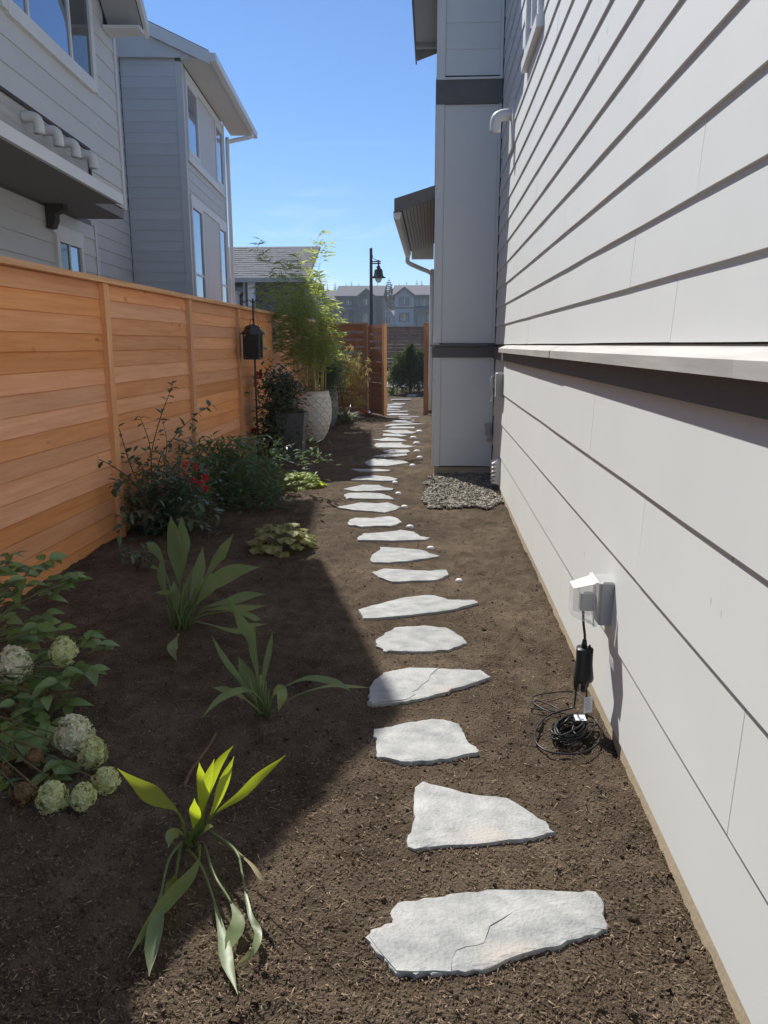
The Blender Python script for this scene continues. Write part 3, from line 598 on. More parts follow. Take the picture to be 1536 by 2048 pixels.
# long loops on the soil
MB().tube(smooth_pts([(hx-.024, sy_-.012, OZ-.36), (hx-.03, sy_-.02, .10), pg(1148, 1425, .03), pg(1100, 1432), pg(1075, 1455), pg(1069, 1480), pg(1085, 1500), pg(1118, 1510), pg(1165, 1508), pg(1195, 1490), pg(1203, 1465), pg(1190, 1442), pg(1172, 1440, .03)], 8), .0042, 7).build('loop', M['black'], cb, True)
MB().tube(smooth_pts([(hx-.012, sy_-.05, .02), pg(1168, 1410), pg(1150, 1387), pg(1100, 1388), pg(1065, 1397), pg(1072, 1412), pg(1108, 1430), pg(1116, 1422), pg(1104, 1414), pg(1075, 1404), pg(1060, 1412), pg(1064, 1419), pg(1100, 1424), pg(1140, 1432)], 8), .0032, 6).build('loop', M['black'], cb, True)
MB().tube(smooth_pts([(hx+.022, sy_+.018, OZ-.36), (hx+.03, sy_+.03, .10), (hx+.028, sy_, .03), pg(1190, 1450), pg(1170, 1480), pg(1145, 1462), pg(1160, 1448, .03)], 8), .0042, 7).build('loop', M['black'], cb, True)
cc_ = G(1139, 1462, .02)
for i in range(9):
    a0 = R.uniform(0, 6); rx, ry = R.uniform(.035, .062), R.uniform(.075, .12); tw = .5+R.uniform(-.25, .25); dz = .008+.007*i
    pts = []
    for k in range(19):
        a = a0+2*math.pi*k/18; u, v = rx*math.cos(a), ry*math.sin(a)
        x = cc_.x+u*math.cos(tw)+v*math.sin(tw)+R.uniform(-.003, .003); y = cc_.y-u*math.sin(tw)+v*math.cos(tw)
        pts.append((x, y, gzf(cc_.x, cc_.y)+dz+.006*math.sin(a*2+i)))
    MB().tube(pts, .0042, 6, False).build('turn', M['black'], cb, True)
MB().tube([(cc_.x-.05, cc_.y-.01, .03), (cc_.x-.01, cc_.y-.02, .085), (cc_.x+.05, cc_.y+.01, .035)], .006, 6).build('tie', M['black'], cb, True)

# ------------------------------------------------------------------ stepping stones (outlines measured on the ground)
def rough_outline(pts, n=2, amp=.004):
    out = []
    for i, p in enumerate(pts):
        q = pts[(i+1) % len(pts)]
        for k in range(n):
            t = k/n; v = p.lerp(q, t); d = (q-p).length; a = min(amp, d*.12); out.append(v+Vector((R.uniform(-a, a), R.uniform(-a, a), 0)))
    return out
STONES = []
for i, ((o, s), pts, lab) in enumerate(ST):
    top = .013
    far = i > 22
    P3 = [G(px, py, top) for px, py in zz(o, s, pts)]
    cen = sum(P3, Vector())/len(P3)
    if i > 29: P3 = [p+Vector((0, 0, 0)) for p in P3]
    P3 = rough_outline(P3, 3 if i < 14 else 1, .006)
    area = sum(P3[k].x*P3[(k+1) % len(P3)].y-P3[(k+1) % len(P3)].x*P3[k].y for k in range(len(P3)))
    if area < 0: P3.reverse()
    STONES.append([(p.x, p.y) for p in P3])
    base = Vector((cen.x, cen.y, 0)); n = len(P3); m = MB()
    tz = [gzf(p.x, p.y) if far else 0 for p in P3]; tilt = (R.uniform(-.006, .006), R.uniform(-.01, .01))
    dz = (max(tz) if far else 0)
    def zt(p): return top+dz+(p.x-cen.x)*tilt[0]+(p.y-cen.y)*tilt[1]
    # rings: lower skirt, upper edge, bevel ring, inner rings (uneven cleft surface)
    vs = [(p.x+(p.x-cen.x)*.02, p.y+(p.y-cen.y)*.02, -.04) for p in P3]
    vs += [(p.x+R.uniform(-.003, .003), p.y+R.uniform(-.003, .003), zt(p)-.004) for p in P3]
    ncp = [(R.uniform(-.4, .4), R.uniform(-.3, .3)) for _ in range(2)]
    def cleft(x, y): return float(vnoise(np.array([x*9+i*7]), np.array([y*14]), 20)[0])*.004+float(vnoise(np.array([x*31+i*7]), np.array([y*47]), 21)[0])*.0018
    rings = [.993, .9, .72, .5, .25] if i < 12 else [.97, .6]
    for r in rings:
        for p in P3:
            x, y = cen.x+(p.x-cen.x)*r, cen.y+(p.y-cen.y)*r
            vs.append((x, y, zt(Vector((x, y, 0)))+(cleft(x, y) if r < .95 else cleft(x, y)*.4-.002)))
    vs.append((cen.x, cen.y, zt(cen)))
    fs = []
    for k in range(len(rings)+1):
        for j in range(n): fs.append((k*n+j, k*n+(j+1) % n, (k+1)*n+(j+1) % n, (k+1)*n+j))
    k = len(rings)+1; c_ = len(vs)-1
    for j in range(n): fs.append((k*n+j, k*n+(j+1) % n, c_))
    m.add(vs, fs); so_ = m.build('stepping_stone', M['stone'], None, False, base)
    tag(so_, lab, 'stepping stone', 'flagstones set in the soil along the path')
    if i in (0, 3): # the upper cleft layer, broken off along a crack
        if i == 0: ring = [((515,1085),5),((430,1078),4),((330,1082),3),((240,1078),3),((150,975),2),((100,902),2),((140,862),2),((222,832),2),((222,765),2),((275,728),2),((345,724),2),((470,703),2),((600,684),1),((720,676),.5),((800,720),.8),((850,770),1.5),((780,815),5),((715,850),4),((700,900),2),((688,935),3),((650,950),6),((590,958),6),((545,975),5),((520,1020),4)]
        else: ring = [((560,1362),5),((420,1377),4),((275,1393),4),((242,1374),4),((258,1350),4),((256,1264),4),((292,1200),4),((356,1156),4),((376,1138),4),((502,1112),4),((602,1095),5),((838,1100),6),((800,1128),7),((768,1160),7),((755,1200),7),((700,1240),7),((652,1283),6),((603,1300),4),((645,1314),4),((600,1342),5)]
        Q = []
        for (x, y), hh in ring:
            p = G(o[0]+x/s, o[1]+y/s, top); Q.append(Vector((p.x+R.uniform(-.0012, .0012), p.y+R.uniform(-.0012, .0012), zt(p)+.0005*hh)))
        cc = sum(Q, Vector())/len(Q); mm = MB(); k_ = len(Q)
        V_ = [(p.x, p.y, zt(p)-.006) for p in Q]+[tuple(p) for p in Q]+[(cc.x+(p.x-cc.x)*.5, cc.y+(p.y-cc.y)*.5, zt(p)+.002+cleft(p.x*.5+cc.x*.5, p.y)*.6) for p in Q]+[(cc.x, cc.y, zt(cc)+.002)]
        F_ = [(a_, (a_+1) % k_, k_+(a_+1) % k_, k_+a_) for a_ in range(k_)]+[(k_+a_, k_+(a_+1) % k_, 2*k_+(a_+1) % k_, 2*k_+a_) for a_ in range(k_)]+[(2*k_+a_, 2*k_+(a_+1) % k_, 3*k_) for a_ in range(k_)]
        mm.add(V_, F_).build('cleft_layer', M['stone'], so_)
# white marker stones
MK = [(918, 1156), zz(*A5, [(1323, 1712)])[0]]+zz(*A5, [(1098, 1475), (1037, 1262), (970, 1118), (935, 995), (1125, 818), (1203, 735), (1175, 657), (1170, 577), (1135, 515), (1200, 450)])
ML = ['white rounded marker nearest to the camera, right of the beige flagstone', 'white rounded marker behind the tip of the tapering flagstone', 'white tilted marker right of the rounded cream flagstone', 'white marker at the right tip of the spindle-shaped flagstone',
      'white marker level with the gravel patch, right of the slab-like flagstone', 'white marker touching the pinkish flagstone', 'white marker right of the broad half-shaded flagstone by the bay corner', 'white marker nearest to the bay corner wall',
      'white marker just beyond the one nearest to the bay wall', 'white marker right of the notched bright flagstone', 'white marker right of the bright thin flagstone, second farthest', 'farthest white marker, at the tip of a flagstone']
for (px, py), lab in zip(MK, ML):
    p = G(px, py+1, .02); d = p.y
    r = 7.0/1540*d*(1 if d < 7 else .92); m = MB(); m.lathe((p.x, p.y, gzf(p.x, p.y)), [(r*.80, -.02), (r, .006), (r, r*.30), (r*.9, r*.62), (r*.62, r*.83), (r*.2, r*.9)], 14, f=lambda a, z: 1+.12*math.cos(2*a+d))
    tag(m.build('marker_stone', M['marker'], None, True, (p.x, p.y, 0)), lab, 'marker stone', 'white marker stones beside the path')

# ------------------------------------------------------------------ cedar fence on the left
FX = -2.58
fn = thing('fence', 'tall orange cedar fence of horizontal boards with posts and a flat cap', 'fence', (FX, 8, 0))
py_ = [-.12, 1.90, 3.96, 6.03, 8.17, 10.25, 12.33, 14.42, 16.5, 17.62]
pw = .092
for y in py_[1:-1]:
    MB().box(FX-.012, FX+.040, y, y+pw, -.15, 2.018).build('post', M['wood_z'], fn)
for i in range(len(py_)-1):
    y0, y1 = py_[i]+pw+.0015, py_[i+1]-.0015
    zs = [-.055+.1298*k+(R.uniform(-.004, .004) if 0 < k < 16 else 0) for k in range(17)]; zs[-1] = 2.018
    for k in range(16):
        t0, t1 = R.uniform(-.005, .005), R.uniform(-.003, .003); g = R.uniform(.001, .004); xo = R.uniform(-.002, .002)
        za, zb = zs[k]+g, zs[k+1]+.010 if k < 15 else zs[k+1]
        n = 5; vs = []; fs = []
        for s in range(n+1):
            y = y0+(y1-y0)*s/n; bw = R.uniform(-.0012, .0012); e = t0*(s/n-.5)
            vs += [(FX-.020+xo, y, za+e+bw), (FX+.004+xo, y, za+e+bw), (FX+.0065+xo, y, za+e+bw+.004), (FX-.006+xo, y, zb-.004), (FX-.010+xo, y, zb), (FX-.024+xo, y, zb)]
        for s in range(n):
            a = 6*s
            for q in range(6): fs.append((a+q, a+6+q, a+6+(q+1) % 6, a+(q+1) % 6))
        fs += [tuple(reversed(range(6))), tuple(range(6*n, 6*n+6))]
        m = MB(); m.add(vs, fs); m.build('board', M['wood'], fn)
cy_ = [-.12, 3.4, 5.46, 9.1, 12.4, 15.0, 17.66]
for a, b in zip(cy_[:-1], cy_[1:]): MB().bbox(FX-.075, FX+.062, a+.001, b-.001, 2.020, 2.060, .004).build('cap_rail', M['cap'], fn)

# ------------------------------------------------------------------ gate and the fence pieces beside it
GY = 17.7
gf = thing('slatted_fence', 'dark brown slatted fence panel with open top beside the gate, behind the bamboo', 'fence', (-2, GY, 0))
xl, xr = -2.5, -1.46
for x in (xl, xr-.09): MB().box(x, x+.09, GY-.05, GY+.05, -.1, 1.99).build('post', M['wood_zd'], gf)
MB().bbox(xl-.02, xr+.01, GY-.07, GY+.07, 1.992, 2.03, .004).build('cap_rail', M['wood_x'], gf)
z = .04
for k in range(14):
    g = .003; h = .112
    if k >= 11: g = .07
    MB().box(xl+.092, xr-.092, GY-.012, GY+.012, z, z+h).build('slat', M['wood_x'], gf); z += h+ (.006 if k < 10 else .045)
    if z+h > 1.98: break
MB().box(xl+.092, xr-.092, GY-.03, GY-.0135, 1.86, 1.985).build('rail', M['wood_x'], gf)
gt = thing('gate', 'open cedar gate leaf with diagonal brace, lit along its free edge', 'gate', (-1.43, GY, 0))
ga, gb = Vector((-1.42, GY-.03, 0)), Vector((-1.015, 16.95, 0)); gd = (gb-ga); gl = gd.length; gd.normalize(); gn = Vector((gd.y, -gd.x, 0))
if gn.x < 0: gn = -gn
def gbox(u0, u1, d0, d1, z0, z1, slope=0):
    c = lambda u, d, z: ga+gd*u+gn*d+Vector((0, 0, z))
    return MB().hexa([c(u0, d0, z0), c(u1, d0, z0+slope), c(u1, d1, z0+slope), c(u0, d1, z0), c(u0, d0, z1), c(u1, d0, z1+slope), c(u1, d1, z1+slope), c(u0, d1, z1)])
gbox(0, .09, -.03, .04, .03, 1.98).build('stile', M['wood_zd'], gt); gbox(gl-.1, gl, -.03, .04, .03, 2.0).build('stile', M['wood_z'], gt)  # free stile in paler cedar, its sunlit look put into the colour
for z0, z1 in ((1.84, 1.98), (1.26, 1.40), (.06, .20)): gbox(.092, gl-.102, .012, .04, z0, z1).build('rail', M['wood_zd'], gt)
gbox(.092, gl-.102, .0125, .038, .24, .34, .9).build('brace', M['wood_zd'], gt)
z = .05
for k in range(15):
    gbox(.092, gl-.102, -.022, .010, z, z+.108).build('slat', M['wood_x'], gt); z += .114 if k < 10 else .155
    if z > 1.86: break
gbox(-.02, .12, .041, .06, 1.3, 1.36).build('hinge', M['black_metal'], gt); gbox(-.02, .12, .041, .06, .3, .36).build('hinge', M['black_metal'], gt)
gbox(gl-.12, gl+.01, .041, .07, 1.0, 1.06).build('latch', M['black_metal'], gt)
gp_ = thing('slatted_fence', 'narrow reddish brown fence piece between the gate opening and the pale house', 'fence', (-.08, GY, 0))
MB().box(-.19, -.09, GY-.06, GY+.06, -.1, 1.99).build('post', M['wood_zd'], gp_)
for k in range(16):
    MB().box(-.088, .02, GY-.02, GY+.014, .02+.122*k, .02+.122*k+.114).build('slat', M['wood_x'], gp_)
MB().bbox(-.21, .0, GY-.07, GY+.07, 1.992, 2.03, .004).build('cap_rail', M['wood_x'], gp_)

# ------------------------------------------------------------------ left house (grey, turned slightly)
T = H2W
c0 = H2W((-3.3, 8, 0))
hl = thing('house', 'grey lap-sided two-storey house with white window trim behind the fence', 'house', (c0.x, c0.y, 0))
W1, W2, W3, W4, W5 = -2.8, -3.3, -4.05, -3.05, 13.85
m = MB(T); m.box(-9, W2-.02, 1.5, 9.80, -.2, 3.0); m.box(-9, W1-.02, 1.5, 9.36, 3.06, 4.3)
m.prism([(W1-.02, 1.6, 4.3), (W1-.02, 9.36, 4.3), (W1-.02, 9.36, 4.85), (W1-.02, 7.8, 5.9), (W1-.02, 5.0, 4.32)], (-5, 0, 0))
m.box(-9, W3-.02, 9.8, W5, -.2, 6.5); m.box(-9, W4-.02, W5+.02, 17.5, -.2, 6.1)
m.build('wall_core', M['soffit_dark'], hl)
courses('siding_board', M['grey_siding'], hl, (W2, 9.80), (W2, 3), .05, 2.93, .195, (1, 0), lambda k: [2.3+(k*1.7) % 3.6, 2.3+(k*1.7) % 3.6+3.6], T, .014)
def ends(z): return (5.0+max(0, (z-4.32)/.565) if z > 4.32 else 2.0), min(9.36, 7.8+max(.05, (5.9-z)/.667))
z = 3.07; k = 0
while z < 5.7:
    a, b = ends(z+.18); j = a+1.2+(k*1.9) % 3.6
    cuts = [b]+([j] if a+.3 < j < b-.3 else [])+[a]
    # window hole
    segs = []
    for q0, q1 in zip(cuts[:-1], cuts[1:]):
        if z+.2 > 4.10 and z < 5.2:
            if q0 > 8.68: segs.append((q0, max(q1, 8.64)))
            if q1 < 6.6: segs.append((min(q0, 6.58), q1))
        else: segs.append((q0, q1))
    for q0, q1 in segs:
        if q0-q1 > .05: lap_board('siding_board', M['grey_siding'], hl, (W1, q0-.001), (W1, q1+.001), z, z+.2015, (1, 0), T, .014)
    z += .2; k += 1
MB(T).box(W1-.02, W1+.022, 9.362, 9.45, 3.06, 4.9).build('corner_board', M['grey_trim'], hl)
MB(T).box(W2-.02, W2+.020, 9.802, 9.89, .05, 2.95).build('corner_board', M['grey_trim'], hl)
# ledge under the upper storey
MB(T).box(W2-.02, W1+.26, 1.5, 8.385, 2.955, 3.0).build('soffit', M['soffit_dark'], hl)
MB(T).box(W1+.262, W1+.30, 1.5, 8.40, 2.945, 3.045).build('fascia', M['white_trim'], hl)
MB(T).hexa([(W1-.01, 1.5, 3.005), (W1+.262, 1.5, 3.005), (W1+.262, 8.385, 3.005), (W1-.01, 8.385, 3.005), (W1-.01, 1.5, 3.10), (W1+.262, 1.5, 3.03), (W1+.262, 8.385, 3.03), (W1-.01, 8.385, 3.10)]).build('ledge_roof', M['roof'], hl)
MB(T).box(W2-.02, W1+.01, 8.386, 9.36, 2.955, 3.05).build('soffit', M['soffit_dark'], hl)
br = MB(T); br.prism([(W2+.016, 8.36, 2.72), (W2+.075, 8.36, 2.72), (W2+.11, 8.36, 2.80), (W2+.11, 8.36, 2.86), (W2+.2, 8.36, 2.90), (W2+.2, 8.36, 2.953), (W2+.016, 8.36, 2.953)], (0, .12, 0)); br.build('bracket', M['brown_dark'], hl)
# row of vent elbows on a panel
pn = MB(T).box(W1+.017, W1+.030, 5.9, 8.22, 3.12, 3.42).build('vent_panel', M['ledge'], hl)
for a in ((5.9, 8.22, 3.42, 3.45), (8.22, 8.26, 3.10, 3.45)): MB(T).box(W1+.016, W1+.05, a[0], a[1], a[2], a[3]).build('panel_frame', M['brown_dark'], pn)
for y in (6.75, 7.15, 7.55, 8.0):
    MB(T).tube(smooth_pts([(W1+.03, y, 3.335), (W1+.10, y, 3.335), (W1+.145, y, 3.315), (W1+.155, y, 3.26), (W1+.155, y, 3.21)], 4), .043, 12).build('vent_elbow', M['vent'], pn, True)
def window(parent, x, y0, y1, z0, z1, tw, sill=.0, mull=(), glass='glass', rail=None):
    g = MB(T).box(x-.03, x+.004, y0, y1, z0, z1).build('window', M[glass], parent)
    for a in ((y0-tw, y0, z0-tw, z1+tw), (y1, y1+tw, z0-tw, z1+tw)): MB(T).box(x-.02, x+.03, a[0], a[1], a[2], a[3]).build('window_frame', M['white_trim'], g)
    MB(T).box(x-.02, x+.032, y0+.001, y1-.001, z1, z1+tw).build('window_frame', M['white_trim'], g); MB(T).box(x-.02, x+.034, y0+.001, y1-.001, z0-tw-sill, z0).build('sill', M['white_trim'], g)
    for q in mull: MB(T).box(x-.02, x+.020, q, q+.035, z0+.001, z1-.001).build('mullion', M['white_trim'], g)
    if rail: MB(T).box(x-.02, x+.016, y0+.001, y1-.001, rail, rail+.04).build('sash_rail', M['white_trim'], g)
    return g
g = window(hl, W1+.012, 6.65, 8.56, 4.16, 5.15, .10, .02, (7.05, 8.0))
MB(T).box(W1+.0165, W1+.019, 8.04, 8.555, 4.165, 5.145).build('open_pane', M['glass_dark'], g)
g = window(hl, W2+.012, 8.62, 9.24, 2.05, 2.62, .075, 0, (8.90,), 'glass')
MB(T).box(W2+.0165, W2+.019, 8.625, 8.90, 2.055, 2.615).build('open_pane', M['glass_dark'], g)
MB(T).box(W2-.01, W2+.034, 8.50, 9.36, 2.697, 2.79).build('lintel', M['white_trim'], hl)
# recess and forward bay
EZ, EX = 6.07, -2.55; SL = .44
courses('siding_board', M['grey_siding'], hl, (W3, W5), (W3, 9.8), .05, 6.5, .195, (1, 0), None, T, .014)
courses('siding_board', M['grey_siding'], hl, (W3+.02, W5), (W4-.09, W5), .05, 6.17, .17, (0, -1), None, T, .012)
for k in range(3):
    z = 6.17+.17*k; lap_board('siding_board', M['grey_siding'], hl, (W3+.02, W5), (max(W3+.1, min(W4-.09, EX-(z+.15-EZ)/SL)), W5), z, z+.17, (0, -1), T, .012)
for z0, z1 in ((.05, 6.05),):
    MB(T).box(W4-.088, W4-.001, W5-.022, W5+.02, z0, z1).build('corner_board', M['grey_trim'], hl)
    MB(T).box(W4, W4+.022, W5-.022, W5+.08, z0, z1).build('corner_board', M['grey_trim'], hl)
    MB(T).box(W4, W4+.022, 17.45, 17.55, z0, z1).build('corner_board', M['grey_trim'], hl)
courses('siding_board', M['grey_siding'], hl, (W4, 17.448), (W4, W5+.082), .05, 6.05, .17, (1, 0), None, T, .014)
for z0, z1, rl in ((4.78, 5.78, None), (2.0, 3.86, 2.75)):
    for y0, y1 in ((14.04, 14.80), (16.52, 17.18)): window(hl, W4+.018, y0, y1, z0, z1, .075, 0, (), 'glass', rl)
    MB(T).box(W4+.016, W4+.030, 14.88, 16.44, z0-.07, z1+.07).build('panel', M['grey_siding'], hl)
    MB(T).box(W4+.016, W4+.045, 13.96, 17.27, z1+.077, z1+.20).build('trim_board', M['white_trim'], hl)
    MB(T).box(W4+.016, W4+.045, 13.96, 17.27, z0-.20, z0-.077).build('trim_board', M['white_trim'], hl)
# unseen block with a roof, added only to shade the ground by the path
MB(T).box(-9, -5.0, 10.0, 15.6, 6.92, 10.3).build('shade_block', M['grey_siding'], hl)
m = MB(T); m.prism([(-4.8, 9.8, 10.31), (-9.2, 9.8, 10.31), (-7, 9.8, 11.9), (-4.8, 9.8, 10.55)], (0, 5.9, 0)); m.build('roof', M['roof'], hl)  # unseen roof on the added shade block
# bay roof
def rz(x): return EZ+SL*(EX-x)
m = MB(T); m.prism([(EX-.01, 13.722, EZ), (-6.2, 13.722, rz(-6.2)), (-6.2, 13.722, rz(-6.2)+.135), (EX-.01, 13.722, EZ+.115)], (0, 4.75, 0)); m.build('roof', M['roof'], hl)
m = MB(T); m.prism([(EX-.0, 13.68, EZ-.10), (-6.2, 13.68, rz(-6.2)-.10), (-6.2, 13.68, rz(-6.2)+.10), (EX, 13.68, EZ+.09)], (0, .038, 0)); m.build('fascia', M['white_trim'], hl)
m = MB(T); m.prism([(W4+.024, 13.76, EZ-.011), (EX-.012, 13.76, EZ-.011), (W4+.024, 13.76, rz(W4)-.004)], (0, .03, 0)); m.build('rake_board', M['grey_trim'], hl)
m = MB(T); m.prism([(W3, 13.76, EZ+.02), (W4+.02, 13.76, EZ+.02), (W4+.02, 13.76, rz(W4)-.004), (W3, 13.76, rz(W3)-.004)], (0, .03, 0)); m.build('rake_board', M['grey_trim'], hl)
MB(T).box(EX+.002, EX+.10, 13.70, 18.48, EZ-.05, EZ+.07).build('gutter', M['white_trim'], hl)
MB(T).box(W4+.02, EX, 13.8, 18.40, EZ-.012, EZ-.002).build('soffit', M['grey_trim'], hl)
MB(T).tube(smooth_pts([(EX+.05, 17.9, EZ-.05), (EX+.03, 17.88, EZ-.16), (W4+.12, 17.7, EZ-.30), (W4+.07, 17.62, EZ-.42), (W4+.07, 17.62, 4), (W4+.07, 17.62, .2)], 5), .045, 8).build('downspout', M['white_trim'], hl, True)
# near gable roof over the upper storey, facing the path; unseen parts shaped to match the ground shadow
PK, RX = (7.8, 6.02), -2.40
def rake(a, b, th=.16, nm='roof', x0=-7.8, x1=RX, mt='roof', lift=0):
    m = MB(T); m.prism([(x1, a[0], a[1]+lift), (x1, b[0], b[1]+lift), (x1, b[0], b[1]+th+lift), (x1, a[0], a[1]+th+lift)], (x0-x1, 0, 0)); return m.build(nm, M[mt], hl)
rake((4.9, 4.22), (PK[0], PK[1]-.002), .13); rake((PK[0], PK[1]), (9.22, 4.86), .15)
rake((4.9, 4.22), (PK[0], PK[1]-.002), .012, 'soffit', W1+.03, RX-.01, 'soffit', -.016); rake((PK[0], PK[1]), (9.22, 4.86), .012, 'soffit', W1+.03, RX-.01, 'soffit', -.016)
for a, b in (((4.86, 4.17), PK), (PK, (9.27, 4.80))): rake(a, b, .15, 'fascia', RX+.002, RX+.04, 'white_trim', -.01)
MB(T).box(-7.8, RX, -3, 4.86, 4.20, 4.34).build('roof', M['roof'], hl); MB(T).box(RX+.002, RX+.09, -3, 4.86, 4.17, 4.32).build('gutter', M['white_trim'], hl)
MB(T).prism([(W1+.02, 9.02, 4.80), (RX, 9.02, 4.80), (RX, 9.22, 4.80), (W1+.02, 9.30, 4.80)], (0, 0, .03)).build('soffit', M['white_trim'], hl)

# ------------------------------------------------------------------ house beyond the fence, with shingled roof
HY0 = 34.0
rl_, rr_ = AY(456, 491, HY0+4), AY(614, 493, HY0+4); el_, er_ = AY(452, 556, HY0), AY(616, 556, HY0)
hm = thing('house', 'low house with a grey shingled roof seen over the fence behind the bamboo', 'house', ((el_.x+er_.x)/2, HY0, 0))
zr, ze = rr_.z, er_.z
x0, x1 = el_.x-3, er_.x
m = MB(); m.hexa([(x0, HY0, ze-.1), (x1, HY0, ze-.1), (x1, HY0+4, zr-.1), (x0, HY0+4, zr-.1), (x0, HY0, ze), (x1, HY0, ze), (x1, HY0+4, zr), (x0, HY0+4, zr)]).build('roof', M['roof_grey'], hm)
nrow = 15
m = MB()
for i in range(nrow):
    t0, t1 = i/nrow, (i+1)/nrow; x = x0
    while x < x1-.02:
        wd = R.uniform(.28, .42); xe = min(x+wd, x1); o = R.uniform(.012, .028)
        q = lambda t, d: (HY0+4*t, ze+(zr-ze)*t+d)
        a, b = q(t0, o), q(t1, .006); m.add([(x, a[0], a[1]-.02), (xe-.01, a[0], a[1]-.02), (x, a[0], a[1]), (xe-.01, a[0], a[1]), (xe-.01, b[0], b[1]), (x, b[0], b[1])], [(0, 1, 3, 2), (2, 3, 4, 5)]); x = xe
sh_ = m.build('shingles', M['roof_grey'], hm); sh_['kind'] = 'stuff'
MB().box(x0, x1+.05, HY0-.08, HY0-.002, ze-.16, ze+.02).build('gutter', M['soffit'], hm)
MB().box(x1+.002, x1+.06, HY0, HY0+4, ze-.1, ze+.02).build('fascia', M['soffit'], hm)
MB().box(x0, x1-.4, HY0+1.5, HY0+8, .2, ze+.2).build('wall', M['tanhouse'], hm)
q = AY(503, 590, HY0+.3); MB().bbox(q.x-.14, q.x+.14, HY0+.2, HY0+.48, .3, ze-.1, .01).build('porch_column', M['white_trim'], hm)
a, b = AY(464, 566, HY0+1.5), AY(488, 610, HY0+1.5)
d = MB().box(a.x, b.x, HY0+1.44, HY0+1.498, .3, a.z).build('door', M['glass_dark'], hm)
MB().box(a.x-.09, a.x-.002, HY0+1.42, HY0+1.5, .3, a.z+.1).build('door_frame', M['white_trim'], d); MB().box(b.x+.002, b.x+.09, HY0+1.42, HY0+1.5, .3, a.z+.1).build('door_frame', M['white_trim'], d)
MB().lathe(((a.x+b.x)/2, HY0+1.2, .0), [(.20, 1.9), (.14, 2.2), (.14, a.z-.55), (.22, a.z-.45), (.22, a.z-.40)], 10).build('porch_post', M['white_trim'], hm)

# ------------------------------------------------------------------ street beyond
def sheet(name, x0, x1, y0, y1, mat_, dz, label, nxs=2):
    ys_ = np.linspace(y0, y1, 12); m = MB(); vs = []
    for y in ys_: vs += [(x0, y, gzf(60, y)+dz), (x1, y, gzf(60, y)+dz)]
    m.add(vs, [(2*i, 2*i+1, 2*i+3, 2*i+2) for i in range(11)]); o = m.build(name, mat_); o['kind'] = 'structure'; o['label'] = label; return o
sheet('pavement', -40, 40, 25.2, 27.2, M['road'], .03, 'pale concrete pavement beyond the gate')
sheet('road', -80, 80, 36, 46, M['road'], .01, 'street beyond the far fence')
sheet('field', -500, 500, 50, 900, M['hillgreen'], .05, 'green ground below the distant houses')
ff = thing('fence', 'weathered brown fence with close upright posts across the street beyond the gate', 'fence', (-1.8, 33, .5))
zb = gzf(60, 33)-.02
fxa, fxb = -9.0, 4.5
for k in range(12): MB().box(fxa, fxb, 33, 33.03, zb+.05+.145*k, zb+.05+.145*k+.136).build('board', M['far_wood'], ff)
for i in range(23): x = fxa+.2+i*.6; MB().box(x, x+.07, 32.95, 32.998, zb, zb+1.80).build('post', M['far_wood'], ff)
MB().box(fxa, fxb, 32.93, 33.06, zb+1.802, zb+1.84).build('cap_rail', M['ledge'], ff)

# street lamp
LYD = 28.0
a = AY(742, 495, LYD); lpx = a.x; zt_ = a.z; zb = gzf(60, LYD)-.1
lp = thing('street_lamp', 'dark green street lamp with bell-shaped shade on a short bracket arm', 'street lamp', (lpx, LYD, zb))
MB().lathe((lpx, LYD, zb), [(.14, 0), (.14, .5), (.075, .6), (.06, 2.5), (.05, zt_-zb-.1), (.055, zt_-zb-.05), (.02, zt_-zb)], 12).build('pole', M['black_metal'], lp, True)
b = AY(757, 531, LYD); arm = MB(); za = AY(742, 523, LYD).z; zc = AY(742, 527, LYD).z
arm.tube([(lpx, LYD, za), (b.x+.08, LYD, za)], .022, 8).tube([(lpx, LYD, zc), (b.x+.08, LYD, zc)], .022, 8).tube(smooth_pts([(lpx+.03, LYD, AY(742, 506, LYD).z), (lpx+.09, LYD, za+.10), (lpx+.26, LYD, za+.02)], 5), .01, 6)
arm.build('bracket_arm', M['black_metal'], lp, True)
zh = za-.03; H_ = AY(757, 556, LYD).z
MB().tube([(b.x, LYD, zh+.08), (b.x, LYD, zh-.12)], .028, 8).build('hanger', M['black_metal'], lp, True)
hgt = zh-.10-H_
MB().lathe((b.x, LYD, H_), [(.255, 0), (.24, .025), (.175, hgt*.16), (.155, hgt*.35), (.145, hgt*.58), (.11, hgt*.72), (.06, hgt*.78), (.08, hgt*.86), (.03, hgt)], 20).build('lamp_shade', M['black_metal'], lp, True)
MB().lathe((b.x, LYD, H_-.16), [(.02, 0), (.08, .03), (.115, .10), (.12, .158)], 16).build('lamp_glass', M['lampglass'], lp, True)

# distant houses
DD = 120.0
def far_window(parent, px0, px1, py0, py1, d, frame='white_trim', mull=True):
    a, b = AY(px0, py1, d), AY(px1, py0, d); w_ = .12
    g = MB().box(a.x, b.x, d-.05, d+.02, a.z, b.z).build('window', M['glass_dark'], parent)
    for q in ((a.x-w_, a.x-.002, a.z-w_, b.z+w_), (b.x+.002, b.x+w_, a.z-w_, b.z+w_)): MB().box(q[0], q[1], d-.10, d+.02, q[2], q[3]).build('window_frame', M[frame], g)
    MB().box(a.x, b.x, d-.10, d+.02, b.z+.002, b.z+w_).build('window_frame', M[frame], g); MB().box(a.x, b.x, d-.12, d+.02, a.z-w_, a.z-.002).build('sill', M[frame], g)
    if mull: MB().box((a.x+b.x)/2-.04, (a.x+b.x)/2+.04, d-.09, d-.052, a.z+.002, b.z-.002).build('mullion', M['white_trim'], g)
